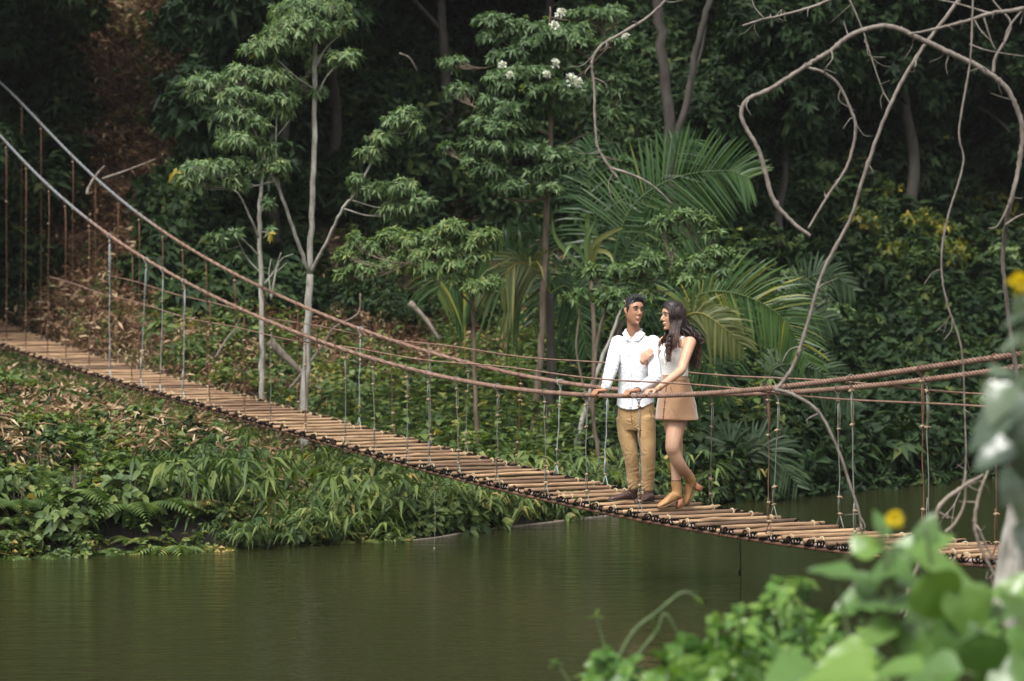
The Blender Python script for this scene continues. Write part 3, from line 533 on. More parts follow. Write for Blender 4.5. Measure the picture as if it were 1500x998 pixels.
rng = np.random.default_rng(21)
def palm(label, Y0, base, h=0, group='feather palms at the forest edge'):
    b = at(base[0], base[1], Y0); z = gz(b.x, b.y); root = empty('palm', (b.x, b.y, z), label, 'palm', group); g = Geo()
    tube(g, catmull([(b.x, b.y, z - .2), (b.x + .02, b.y, (z + b.z) / 2), (b.x, b.y, b.z)], 10), np.linspace(.07, .05, 21) if h == 0 else .03, 12, rough=.03, rng=rng); g.build('trunk', M['bark_dark'], root); return root
p1 = palm('big palm with long green fronds fanning up behind the couple', 34.0, (905, 470))
for pts, L_, kw in (
  ([(905, 470, 0), (900, 380, 0), (925, 305, .1), (985, 262, .2), (1060, 250, .1), (1098, 262, 0)], 1.05, dict(n=58, fan=1.1, droop=.15, tint=.62, start=.3)),
  ([(905, 470, 0), (882, 380, .2), (868, 300, .3), (862, 240, .3), (870, 205, .3)], .7, dict(n=40, tint=.3)),
  ([(905, 470, 0), (905, 400, .1), (930, 350, .1), (985, 325, 0), (1030, 345, 0)], .75, dict(n=40, tint=.5, droop=.5)),
  ([(905, 470, 0), (930, 380, .5), (950, 300, .6), (985, 235, .6), (1010, 205, .6)], .95, dict(n=44, tint=.3)),
  ([(905, 470, 0), (950, 440, .2), (1000, 450, .2), (1060, 500, .2), (1090, 570, .2)], .6, dict(n=36, tint=.25, droop=.6)),
  ([(905, 470, 0), (860, 430, .2), (830, 400, .3), (800, 420, .3), (780, 470, .3)], .6, dict(n=36, tint=.2, droop=.5))): frond(p1, 34.0, pts, F['palm'], rng, L_, **kw)
p2 = palm('palm with broad arching fronds and one yellowing frond, right of the woman', 31.6, (1000, 482))
for pts, L_, mt, kw in (
  ([(1000, 482, 0), (1008, 445, 0), (1045, 427, -.1), (1100, 437, -.2), (1150, 470, -.3), (1182, 530, -.3)], .92, F['palm'], dict(n=60, droop=.25, tint=.70, fan=1.0, both=.75, start=.15)),
  ([(1000, 482, 0), (1008, 462, -.3), (1030, 460, -.4), (1060, 480, -.5), (1088, 505, -.5)], .62, F['palm_old'], dict(n=44, droop=.5, tint=.38, both=.7)),
  ([(1000, 482, 0), (1020, 505, .3), (1045, 540, .3), (1060, 600, .3)], .5, F['palm'], dict(n=30, droop=.6, tint=.2))): frond(p2, 31.6, pts, mt, rng, L_, **kw)
p3 = palm('palm with striped fronds sweeping down to the left, one fading brown', 32.8, (805, 430))
for pts, L_, mt, kw in (
  ([(805, 430, 0), (785, 392, 0), (745, 385, -.1), (700, 375, -.1), (655, 395, -.2), (640, 430, -.2)], .98, F['palm'], dict(n=46, droop=.55, tint=.62, fan=1.0, start=.2, W=.04, spread=(-.1, .7))),
  ([(805, 430, 0), (790, 400, -.2), (765, 385, -.3), (745, 395, -.4), (733, 415, -.4)], .72, F['palm_old'], dict(n=52, droop=.75, tint=.25, both=.9, start=.25, fall=.5)),
  ([(805, 430, 0), (830, 420, .2), (848, 460, .2), (860, 520, .2)], .5, F['palm'], dict(n=36, droop=.6, tint=.25)),
  ([(805, 430, 0), (800, 360, .2), (775, 340, .2), (745, 345, .2)], .5, F['palm'], dict(n=30, droop=.6, tint=.35))): frond(p3, 32.8, pts, mt, rng, L_, **kw)
for lb, Y0, bs, fr in (('dim grey green palm low beside the water right of the hanging liana loop', 32.5, (1120, 560), [[(1120, 560, 0), (1145, 535, 0), (1200, 545, 0), (1250, 595, -.1)]]),
                       ('small dim palm in the shade midway up the right side of the forest', 37.0, (1150, 470), [[(1150, 470, 0), (1170, 420, 0), (1210, 400, 0), (1250, 425, 0)], [(1150, 470, 0), (1180, 460, 0), (1220, 470, 0)]]),
                       ('little palm dipping its fronds at the waterline right of the woman', 30.6, (1088, 690), [[(1088, 690, 0), (1100, 655, 0), (1130, 660, 0), (1168, 712, -.1)], [(1088, 690, 0), (1070, 650, 0), (1050, 660, 0)]]),
                       ('low fern-like palm in the dark gap left of the man', 31.5, (875, 700), [[(875, 700, 0), (880, 650, 0), (910, 625, 0), (940, 640, 0)], [(875, 700, 0), (850, 670, 0), (820, 700, 0)], [(875, 700, 0), (890, 660, 0), (890, 720, -.3)]]),
                       ):
    p = palm(lb, Y0, bs, 1)
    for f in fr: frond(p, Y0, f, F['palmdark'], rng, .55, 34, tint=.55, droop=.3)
# strap-leaved plant perched between the palms
b = at(865, 400, 31.8); root = empty('strap_leaf_plant', (b.x, b.y, gz(b.x, b.y)), 'strap-leaved yellow green plant on a stalk between the palm fronds left of the couple', 'plant')
g = Geo(); tube(g, catmull([(b.x, b.y, gz(b.x, b.y) - .1), (b.x + .05, b.y, b.z * .5 + .5), b], 8), .03, 8); g.build('stem', M['bark_brown'], root)
for pts in ([(865, 400), (862, 350), (850, 325)], [(865, 400), (858, 355), (872, 322)], [(865, 400), (868, 360), (900, 338), (915, 335)], [(865, 400), (872, 370), (892, 372), (902, 395)], [(865, 400), (850, 370), (835, 360), (822, 385)], [(865, 400), (860, 330), (865, 310)], [(865, 400), (845, 385), (815, 350), (808, 318)], [(865, 400), (880, 350), (905, 352)]):
    g = Geo(); P = catmull([at(x, y, 31.8 - .1 * i) for i, (x, y) in enumerate(pts)], 8); T = unit(np.gradient(P, axis=0)); S = unit(np.cross(T, unit(P - np.array(CAM)))); wd = .03 * np.sin(np.linspace(.3, math.pi - .05, len(P)))[:, None]
    V = np.stack([P - S * wd, P + np.array([0, .008, -.006]), P + S * wd], 1).reshape(-1, 3); i = np.arange(len(P) - 1)[:, None] * 3
    Fq = np.concatenate([i + np.array([[0, 1, 4, 3]]), i + np.array([[1, 2, 5, 4]])]); g.add(V, Fq, rng.uniform(.3, .6)); g.build('leaf', F['palm_old'] if pts[1][0] > 866 else F['light'], root)
# ------------------------------------------------------------------ the dark forest on the slope
rng = np.random.default_rng(33)
def crown_mesh(seed, rx, rz, n, L, W, kind='diamond', k=7, tint=(.1, .7), nb=14):
    r = np.random.default_rng(seed); g = Geo(); bl = unit(r.standard_normal((nb, 3))) * r.uniform(.35, .85, (nb, 1)) * [rx, rx, rz]; br = r.uniform(.28, .5, nb) * rx
    j = r.integers(0, nb, n); d = unit(r.standard_normal((n, 3)) + [0, 0, .25]); T = bl[j] + d * br[j][:, None] * r.uniform(.55, 1.05, (n, 1)) * [1, 1, .75]
    rosettes(g, T, unit(d + [0, 0, .35]), r, k, L, W, kind, .35, tint); return g.mesh('crown')
CR = [crown_mesh(100 + i, 1.9, 2.3, 1500, .22, .085, kind=('diamond' if i % 2 else 'lance')) for i in range(5)]
def trunk_mesh(seed, h, r0):
    r = np.random.default_rng(seed); g = Geo(); z = np.linspace(-.6, h, 9); P = np.stack([np.cumsum(r.normal(0, .1, 9)), np.cumsum(r.normal(0, .1, 9)), z], 1); P -= P[0] * [1, 1, 0]; tube(g, catmull(P, 4), np.interp(np.linspace(0, 1, 33), [0, .1, 1], [r0 * 1.5, r0, r0 * .45]), 10, rough=.04, rng=r)
    for i in range(6):
        a = r.uniform(0, 6.28); zz = h * r.uniform(.5, .95); c = np.array([P[-3][0] * .7, P[-3][1] * .7, zz]); e = c + np.array([math.cos(a), math.sin(a), r.uniform(.3, .9)]) * r.uniform(.8, 1.7); tube(g, catmull([c, (c + e) / 2 + [0, 0, .15], e], 4), np.linspace(r0 * .4, r0 * .12, 9), 6)
    return g.mesh('trunk'), P[-1]
TM = [trunk_mesh(200 + i, h, r) for i, (h, r) in enumerate([(4.2, .09), (5.5, .12), (7, .15), (8.5, .17)])]
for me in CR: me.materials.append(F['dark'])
for me, _ in TM: me.materials.append(M['bark_dark'])
def tree_at(X, Y, hi, ci, s, label, group, leaf=None, name='forest_tree', ncr=2, cz=0.0):
    z = gz(X, Y); t = empty(name, (X, Y, z), label, 'tree', group, rz=rng.uniform(0, 6.28)); t.scale = (s, s, s)
    me, top = TM[hi]; o = bpy.data.objects.new('trunk', me); COL.objects.link(o); o.parent = t
    for q in range(ncr):
        c = bpy.data.objects.new('crown', CR[(ci + q) % len(CR)]); COL.objects.link(c); c.parent = t
        c.location = (top[0] + rng.normal(0, .6) * (q > 0), top[1] + rng.normal(0, .6) * (q > 0), top[2] + .2 - q * 1.7 + cz); c.rotation_euler = (0, 0, rng.uniform(0, 6.28)); c.scale = [rng.uniform(.8, 1.15)] * 3
        if leaf is not None: c.material_slots[0].link = 'OBJECT'; c.material_slots[0].material = leaf
    return t
# rows of trees up the slope; crowns of the upper rows close the view
cnt = 0
for row, (s0, dx, hs_) in enumerate([(15.5, 2.6, (0, 1)), (18.5, 2.7, (0, 1, 2)), (22.5, 3.0, (1, 2)), (27, 3.4, (2, 3)), (33, 4.2, (3,))]):
    X = -13.5 - row
    while X < 16 + row * 1.2:
        X += dx * rng.uniform(.75, 1.25); dX = X
        right = X > 2.0
        Y = float(shore(X)) + s0 * (1 if not right else .75) + rng.normal(0, .8) - (0 if not right else 4.5)
        if row == 0 and (-9.8 < X < -4.8 or -3.3 < X < .2): continue          # open ground at the landing
        if row in (1, 2) and -9.6 < X < -5.4: continue        # the bare earth slip
        side = 'left' if X < -3 else ('middle' if X < 3 else 'right'); hgt = 'low on' if row < 2 else ('midway up' if row < 4 else 'high on')
        tree_at(X, Y, hs_[rng.integers(0, len(hs_))], rng.integers(0, 5), rng.uniform(.85, 1.2), f'dark leafy forest tree {hgt} the shaded slope, {side} of the photo', f'dark forest trees {hgt} the {side} slope', ncr=2 + (row > 1)); cnt += 1
# canopy trees added to block skylight: unseen crowns above the view darken the slope
for i, X in enumerate(np.arange(-15, 17, 2.6)):
    if -10 < X < -5.2: continue
    X = X + rng.normal(0, .5); Y = float(shore(X)) + (18.5 if X < 2 else 14) + rng.normal(0, .7) + (1.5 if i % 2 else 0); z = gz(X, Y)
    t = tree_at(X, Y, 3, i, 1.0, 'added canopy tree, its crown above the view shades the slope', 'canopy trees added to shade the slope', name='added_shade_tree', ncr=3)
    for c in t.children:
        if c.name.startswith('trunk'): c.scale = (.6, .6, 1.0)
        if c.name.startswith('crown'): c.location.z = 10.6 - z + rng.uniform(0, 1.6) + (1.0 if X > 2 else 0); c.scale = (1.25, 1.15, .75); c.location.x += rng.normal(0, 1.0); c.location.z += 1.2; c.rotation_euler = (0, 0, 0); c.location.y = rng.normal(0, .8)
for X, Y, s, lb in ((-12, 39, 1.4, 'tall trunk beyond the left landing of the bridge'),):
    t = tree_at(X, Y, 3, rng.integers(0, 5), s, lb, None, name='tall_tree', ncr=3, cz=1.2)
spray_tree('tall_tree', 'mottled pale trunk standing upright at the top of the view right of the flowering tree', 'tree', 37.5, (985, 330, 0), [[(985, 330, 0, .10), (982, 200, 0, .09), (972, 100, 0, .08), (965, 0, 0, .08), (962, -80, 0, .07)], [(984, 230, 0, .06), (1008, 140, 0, .055), (1020, 70, 0, .05), (1042, -10, 0, .05)], [(1008, 140, 0, .02), (1030, 60, 0, .02), (1040, -60, 0, .015)]], [(900, -90, 0, 80, 30), (1050, -110, 0, 90, 30)], F['dark'], M['bark_dark'], 44, L=.2, W=.07, dens=.6)

# ------------------------------------------------------------------ ground cover prototypes (arrays)
def bush_arr(seed, n, r, L, W, kind='diamond', tint=(.2, .8), k=5, flat=.75, droop=.3):
    q = np.random.default_rng(seed); g = Geo(); d = unit(q.standard_normal((n, 3)) * [1, 1, .8] + [0, 0, .5]); T = d * q.uniform(.45, 1, (n, 1)) * [r, r, r * flat] + [0, 0, r * .2]
    rosettes(g, T, unit(d + [0, 0, .4]), q, k, L, W, kind, droop, tint); V, Fs, t = g.arrays(); return V, Fs, t
def bamboo_arr(seed, ns=7, H=.8, n=9, L=.26, W=.038):
    q = np.random.default_rng(seed); g = Geo(); st = Geo()
    for i in range(ns):
        a = q.uniform(0, 6.28); rd = np.array([math.cos(a), math.sin(a), 0]); h = H * q.uniform(.6, 1.1); u = np.linspace(0, 1, 8)[:, None]
        P = rd * (.05 + u ** 1.6 * h * q.uniform(.4, .9)) + np.array([0, 0, 1.]) * (u * h * (1.15 - .55 * u)); m = n
        uu = np.where(q.random(m) < .7, q.uniform(.86, 1, m), q.uniform(.4, .8, m)); C = np.stack([np.interp(uu, u[:, 0], P[:, c]) for c in range(3)], 1); b = q.uniform(0, 6.28, m)
        D = rd + np.stack([np.cos(b), np.sin(b), q.uniform(-.55, .15, m)], 1) * 1.3; leaves(g, C, D, np.tile([0, 0, 1.], (m, 1)) + q.normal(0, .25, (m, 3)), L * q.uniform(.6, 1.15, m), W, q.uniform(.15, .9, m), 'lance', .55)
        sticks(g, P[:-1:2], P[1::2] if len(P[1::2]) == len(P[:-1:2]) else P[1:][::2], .004, .003, .3, 3)
    return g.arrays()
def fern_arr(seed, nf=8, L=.6, n=15, wl=.15):
    q = np.random.default_rng(seed); g = Geo()
    for i in range(nf):
        a = i * 6.28 / nf + q.normal(0, .25); rd = np.array([math.cos(a), math.sin(a), 0]); l = L * q.uniform(.75, 1.15); u = np.linspace(.12, 1, n)[:, None]
        P = rd * (u * l * .85) + np.array([0, 0, 1.]) * (l * (.75 * u - .72 * u ** 2.2)); T = unit(np.gradient(P, axis=0)); S = np.cross(T, [0, 0, 1.])
        for sd in (1, -1): leaves(g, P, S * sd + T * .35, np.tile([0, 0, 1.], (n, 1)), wl * np.sin(np.clip(u[:, 0] * 2.9 + .25, 0, 3.1)) + .015, .034, np.clip(.5 + q.normal(0, .15, n), 0, 1), 'diamond', .3)
    return g.arrays()
def litter_arr(seed, n=26, r=.35, L=.16, W=.028, h=.12):
    q = np.random.default_rng(seed); g = Geo(); a = q.uniform(0, 6.28, n); rr = r * np.sqrt(q.uniform(0, 1, n)); P = np.stack([rr * np.cos(a), rr * np.sin(a), q.uniform(.01, h, n)], 1)
    D = q.normal(0, 1, (n, 3)) * [1, 1, .45]; N = q.normal(0, .6, (n, 3)) + [0, 0, 1]; leaves(g, P, D, N, L * q.uniform(.5, 1.3, n), W * q.uniform(.7, 1.4, n), q.uniform(0, 1, n), 'lance', .2); return g.arrays()
def herb_arr(seed, ns=5, H=.35, L=.10, W=.065, kind='diamond'):
    q = np.random.default_rng(seed); g = Geo()
    for i in range(ns):
        a = q.uniform(0, 6.28); b = np.array([q.normal(0, .12), q.normal(0, .12), 0]); t = b + np.array([math.cos(a) * .12, math.sin(a) * .12, H * q.uniform(.5, 1.1)]); sticks(g, [b], [t], .004, .003, .3, 3)
        m = 7; u = q.uniform(.35, 1, (m, 1)); P = b + (t - b) * u; b2 = q.uniform(0, 6.28, m); D = np.stack([np.cos(b2), np.sin(b2), q.uniform(-.2, .5, m)], 1); leaves(g, P, D, np.tile([0, 0, 1.], (m, 1)) + q.normal(0, .3, (m, 3)), L * q.uniform(.6, 1.3, m), W * q.uniform(.7, 1.2, m), q.uniform(.2, .9, m), kind, .25)
    return g.arrays()
def slopeN(X, Y): e = .3; return (ground(X + e, Y) - ground(X - e, Y)) / (2 * e), (ground(X, Y + e) - ground(X, Y - e)) / (2 * e)
def scatter(name, protos, X, Y, smin, smax, mat, label=None, lift=0.0, dt=.12, out=0.5, low=False):
    hp = .02 if low else max(float(p[0][:, 2].max()) for p in protos) * smax * .85 + lift; kk = clear(X, Y, hp); X, Y = X[kk], Y[kk]
    """one mass of plants nobody could count"""
    n = len(X); Z = ground(X, Y) + lift; Vs, Fq, Ts, off = [], {}, [], 0; pk = rng.integers(0, len(protos), n)
    gx_, gy_ = slopeN(X, Y); 
    for i, p in enumerate(protos):
        k = pk == i; m = int(k.sum())
        if not m: continue
        yaw = rng.uniform(0, 6.28, m); til = np.stack([-(gx_[k] * np.cos(yaw) + gy_[k] * np.sin(yaw)), -(-gx_[k] * np.sin(yaw) + gy_[k] * np.cos(yaw))], 1) * out
        V, Fs, T = replicate(p, np.stack([X[k], Y[k], Z[k]], 1), yaw, rng.uniform(smin, smax, m), til, rng.normal(0, dt, m))
        Vs.append(V); Ts.append(T)
        for f in Fs: Fq.setdefault(f.shape[1], []).append(f + off)
        off += len(V)
    o = link_mesh(name, np_mesh(name, np.concatenate(Vs), [np.concatenate(v) for v in Fq.values()], np.concatenate(Ts)), mat); return tag(o, label, None, kind='stuff')
def deck_sight(X, Y):
    '''how high a plant at (X, Y) may stand before it would hide or pierce the bridge deck'''
    u = X / Y; den = BC + u * BS; Yn = C_NEAR / den; s_ = -(BB[0] * (u * Yn) + BB[1] * Yn); zn = deck_z(s_) - .13; g_ = ground(X, Y)
    front = 2.55 + (zn - 2.55) * Y / Yn - g_; q = X * BN[0] + Y * BN[1]; s2 = -(BB[0] * X + BB[1] * Y); under = deck_z(s2) - .13 - g_
    dz_ = deck_z(s2) - .1 - g_
    base = np.where(q < C_NEAR, front, np.where(q < C_FAR + .05, under, 99.)); px_ = 750 + FPX * X / Y; base = np.where((np.abs(px_ - 444) < 17) & (Y < 31) & (Y > 24), np.minimum(base, np.maximum(.10, 2.55 - 274 * Y / FPX - g_)), base); return np.where((base < -.15) & (Y > 36), 99., base)
def clear(X, Y, h):
    m = np.minimum(deck_sight(X, Y), np.minimum(deck_sight(X + .3, Y + .3), deck_sight(X - .3, Y - .3))); return m > h
def area(n, x0, x1, s0, s1, cond=None, pw=1.0):
    X = rng.uniform(x0, x1, n); S = s0 + (s1 - s0) * rng.uniform(0, 1, n) ** pw; Y = shore(X) + S
    if cond is not None: k = cond(X, S, Y); X, Y = X[k], Y[k]
    return X, Y
BU = [bush_arr(300 + i, 60, .42, .13, .06) for i in range(4)]; BUs = [bush_arr(310 + i, 40, .30, .085, .05) for i in range(3)]; BUb = [bush_arr(320 + i, 90, .6, .22, .09) for i in range(3)]
BA = [bamboo_arr(330 + i) for i in range(4)]; FE = [fern_arr(340 + i) for i in range(3)]; LI = [litter_arr(350 + i) for i in range(4)]; HE = [herb_arr(360 + i) for i in range(4)]
pn = lambda X, Y, f, ph=0: np.sin(X * f + ph) * np.cos(Y * f * .8 + ph * 1.7) + .5 * np.sin(X * f * 2.3 + Y * f * 1.9 + ph)
# understory on the dark slope: covers the soil everywhere except the earth slip on the left
slip = lambda X, Y: np.clip(1.25 * np.exp(-(((X + 7.3 + (Y - 44) * .06) / 1.15) ** 2)), 0, .92) * (Y > 38.5)
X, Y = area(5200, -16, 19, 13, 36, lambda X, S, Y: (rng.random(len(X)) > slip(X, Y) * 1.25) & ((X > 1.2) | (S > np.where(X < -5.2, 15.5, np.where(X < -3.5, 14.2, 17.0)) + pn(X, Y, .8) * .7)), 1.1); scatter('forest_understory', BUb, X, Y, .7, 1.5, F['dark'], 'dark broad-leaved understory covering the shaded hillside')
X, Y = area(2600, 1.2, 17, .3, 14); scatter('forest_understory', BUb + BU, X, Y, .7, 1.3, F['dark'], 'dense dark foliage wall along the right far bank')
X, Y = area(640, 6.0, 13, 7, 18, lambda X, S, Y: pn(X, Y, 1.1) > .1); scatter('yellowing_foliage', BU, X, Y, .7, 1.25, F['yellowy'], 'yellow green foliage on the upper right of the forest wall', lift=.5)
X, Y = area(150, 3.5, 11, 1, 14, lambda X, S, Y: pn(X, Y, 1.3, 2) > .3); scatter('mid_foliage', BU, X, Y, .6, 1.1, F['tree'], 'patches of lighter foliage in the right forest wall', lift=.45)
X, Y = area(240, -3, 3.5, 13, 24); scatter('mid_foliage', BU, X, Y, .5, 1.0, F['dark'], 'scattered faint foliage in the dark middle of the forest', lift=.5)
# the slip: tan and russet litter
X, Y = area(3400, -10.5, -4.6, 13.5, 28, lambda X, S, Y: rng.random(len(X)) < slip(X, Y) * 1.5 + .05); scatter('dry_litter', LI, X, Y, .8, 1.5, F['red'], 'russet dead leaves on the bare earth slip at the upper left')
X, Y = area(1500, -9.8, -4.6, 14.5, 26, lambda X, S, Y: (rng.random(len(X)) < slip(X, Y)) & (pn(X, Y, 1.5) > -.5)); scatter('dry_grass', LI, X, Y, .9, 1.6, F['dry'], 'tan dry bamboo leaves hanging on the earth slip', lift=.06)
X, Y = area(520, -10, -4.2, 12.5, 26, lambda X, S, Y: pn(X, Y, 1.3, 4) > -.2); scatter('low_herbs', HE + BUs, X, Y, .7, 1.3, F['bank'], 'small green plants at the foot of the earth slip')
# open bank: behind and below the bridge
left = lambda X: np.clip((-2.2 - X) / 1.2, 0, 1)
LIb = [litter_arr(380 + i, 34, .34, .20, .03, .22) for i in range(4)]
X, Y = area(1300, -13, -1.4, 1.8, 7.5, lambda X, S, Y: (rng.random(len(X)) < .2 + .9 * left(X)) & (pn(X, Y, 1.7, .6) > -.05)); scatter('dry_grass', LIb, X, Y, .6, 1.1, F['dry'], 'tan dead bamboo leaves caught on the steep bank below the bridge', lift=.16)
X, Y = area(2000, -13, -.6, 6, 17, lambda X, S, Y: pn(X, Y, 1.3, .2) > -.15); scatter('dry_grass', LIb, X, Y, .6, 1.05, F['dry'], 'tan dead leaves strewn over the open slope behind the bridge', lift=.02)
X, Y = area(2200, -13, 1.2, 9.5, 18.5, lambda X, S, Y: pn(X, Y, 1.1, 1) > -.1); scatter('dry_litter', LI, X, Y, .8, 1.4, F['red'], 'russet leaf litter on the rise behind the bridge', lift=.02)
X, Y = area(3600, -13, 1.6, 1.0, 17, lambda X, S, Y: (pn(X, Y, 1.4, 3) > -.45) & (rng.random(len(X)) < np.where(S > 13, .55, .95))); scatter('low_herbs', HE, X, Y, .6, 1.25, F['bank'], 'small green herbs scattered over the bank')
X, Y = area(900, -13, 1.8, .6, 16.5, lambda X, S, Y: (pn(X, Y, 1.0, 5) > .1) & (rng.random(len(X)) < np.where(S > 14, .6, .97))); scatter('low_bushes', BUs, X, Y, .7, 1.35, F['bank'], 'low leafy bushes scattered over the bank')
X, Y = area(210, -3.8, -1.2, -.25, 4.4, lambda X, S, Y: pn(X, Y, 2.4, 4) > -.2, 1.1); scatter('bamboo_grass', BA, X, Y, .5, .95, F['bamboo'], 'arching bamboo grass overhanging the waterline left of centre', dt=.2)
X, Y = area(1150, -14, -2.8, -.1, 5.0, lambda X, S, Y: pn(X, Y, 1.9, 2) > -.3); scatter('ferny_undergrowth', BUs + HE + FE, X, Y, .5, 1.05, F['bank'], 'ferny undergrowth on the lower left bank', dt=.2)
X, Y = area(260, -14, -1.0, -.3, .9); scatter('waterline_leaves', HE + BUs + BUs + FE, X, Y, .5, 1.0, F['bank'], 'leaves trailing to the water along the lower left bank', dt=.2)
X, Y = area(300, -14, -3.2, -.1, 3.6, lambda X, S, Y: (pn(X, Y, 1.2, 6) > .35)); scatter('dark_undergrowth', BU, X, Y, .6, 1.0, F['dark'], 'dark green bushes at the left bank')
X, Y = area(180, -14, -5.0, 4, 9); scatter('dark_undergrowth', BU, X, Y, .6, 1.0, F['dark'], 'bushes at the far left edge, deep shade painted into their leaf colour')  # dark leaves here paint in the shadow of the left edge
X, Y = area(420, -2.2, 3.2, .0, 3.6); scatter('hanging_foliage', BU + BA, X, Y, .6, 1.1, F['bank'], 'broad leaves overhanging the water below the middle of the bridge', dt=.1)
X, Y = area(700, -2.6, 3.6, 1.5, 9); scatter('leafy_thicket', [herb_arr(370 + i, 6, .9, .15, .11, 'lance') for i in range(4)] + BU, X, Y, .7, 1.15, F['bank'], 'leafy thicket climbing the bank behind the middle of the bridge')
X, Y = area(260, 2.5, 16, -.4, .8); scatter('waterline_foliage', BU + FE, X, Y, .6, 1.1, F['dark'], 'dark leaves trailing to the water on the right')
n_ = 3600; s_ = rng.uniform(22, 42, n_); q_ = rng.uniform(C_NEAR - 2.8, C_FAR + .6, n_); X = q_ * BN[0] - s_ * BB[0]; Y = q_ * BN[1] - s_ * BB[1]; kq = (Y - shore(X) > .5); X, Y = X[kq], Y[kq]
scatter('low_cover', LI + HE, X, Y, .35, .62, F['bank'], 'low green cover on the bank under and in front of the deck', dt=.15, low=True)
kq = rng.random(len(X)) < .45; scatter('dry_grass', LI, X[kq] + .1, Y[kq] + .1, .6, .9, F['dry'], 'tan dead leaves under and in front of the deck', lift=.02, low=True)
X, Y = area(500, -12, -4.7, 5, 15, lambda X, S, Y: X < -4.2 - S * .17); scatter('dark_undergrowth', HE + BUs, X, Y, .35, .8, F['dark'], 'low plants coloured dark for the shade under the left end of the deck', low=True)  # dark leaf colour stands in for deep shadow below the deck end
# individual plants one can pick out
def mesh_of(arr, nm): return np_mesh(nm, arr[0], arr[1], arr[2])
PR = {'fern': [mesh_of(fern_arr(400 + i, 9, .7, 18, .17), 'fronds') for i in range(2)], 'bamboo_clump': [mesh_of(bamboo_arr(410 + i, 9, .9, 10, .30, .044), 'leaves') for i in range(2)], 'broadleaf_bush': [mesh_of(bush_arr(420 + i, 70, .4, .13, .07, 'ovate', (.3, .8)), 'leaves') for i in range(2)]}
MT = {'fern': F['bamboo'], 'bamboo_clump': F['bamboo'], 'broadleaf_bush': F['bank']}
for k_, v in PR.items():
    for me in v: me.materials.append(MT[k_])
stem_g = Geo(); sticks(stem_g, [(0, 0, -.15)] * 5, [(.06, .03, .3), (-.07, .02, .28), (.02, -.08, .33), (-.02, .07, .25), (.0, .0, .35)], .009, .005, .3, 5); stem_me = stem_g.mesh('stems'); stem_me.materials.append(M['twig'])
LBL = {'fern': 'arching green fern', 'bamboo_clump': 'drooping bamboo grass clump', 'broadleaf_bush': 'rounded broad-leaved bush'}
HT = {'fern': .35, 'bamboo_clump': .6, 'broadleaf_bush': .5}
def plant(kind, X, Y, s, where, i, dz=0.0):
    if not clear(np.array([X]), np.array([Y]), HT[kind] * s)[0]: return
    t = empty(kind, (X, Y, gz(X, Y) + dz), f'{LBL[kind]} {where}', 'plant', f'{kind.replace("_", " ")} plants {where}', rng.uniform(0, 6.28)); t.scale = (s, s, s)
    for nm, me in (('leaves', PR[kind][i % 2]), ('stems', stem_me)):
        o = bpy.data.objects.new(nm, me); COL.objects.link(o); o.parent = t
for i in range(18): X = -7 + 5.4 * i / 17 + rng.normal(0, .2); plant('broadleaf_bush' if X < -3.8 and i % 2 else 'fern' if X < -3.8 else 'bamboo_clump', X, float(shore(X)) + rng.uniform(.25, .8), rng.uniform(.75, 1.2), 'at the waterline left of centre', i)
for i in range(14): X = rng.uniform(-5.4, -1.5); plant('bamboo_clump' if X > -3.6 and i % 3 else ('fern' if i % 2 else 'broadleaf_bush'), X, float(shore(X)) + rng.uniform(.8, 3.2), rng.uniform(.7, 1.1), 'part way up the left bank', i)
for i in range(12): X = rng.uniform(-1.6, 2.2); plant('broadleaf_bush', X, float(shore(X)) + rng.uniform(.0, 1.2), rng.uniform(.8, 1.3), 'at the waterline below mid bridge', i)
for i in range(14): X = rng.uniform(-3.0, 2.4); plant('broadleaf_bush', X, float(shore(X)) + rng.uniform(4.5, 10), rng.uniform(.9, 1.5), 'on the rise behind mid bridge', i)
for i in range(10): X = rng.uniform(-9, -3.2); plant('broadleaf_bush' if i % 2 else 'fern', X, float(shore(X)) + rng.uniform(9, 15), rng.uniform(.8, 1.3), 'behind the left half of the bridge', i)
# small orange flowers seen past the cables
for x, y, Y0, lb in ((425, 584, 31, 'single orange yellow flower among green leaves just behind the bridge deck'), (640, 632, 29.5, 'small yellow flower in the thicket below the cables')):
    c = at(x, y, Y0); r = empty('flower', (c.x, c.y, gz(c.x, c.y)), lb, 'flower'); g = Geo(); sticks(g, [(c.x, c.y, gz(c.x, c.y))], [c], .005, .004); g.build('stem', M['stem'], r)
    g = Geo(); d = unit(rng.standard_normal((14, 3)) + [0, -1, .3]); leaves(g, np.tile(c, (14, 1)), d, d * 0 + [0, -1, .5], .055, .035, 1.0, 'lance', .1); g.build('petals', F['palm_old'], r)
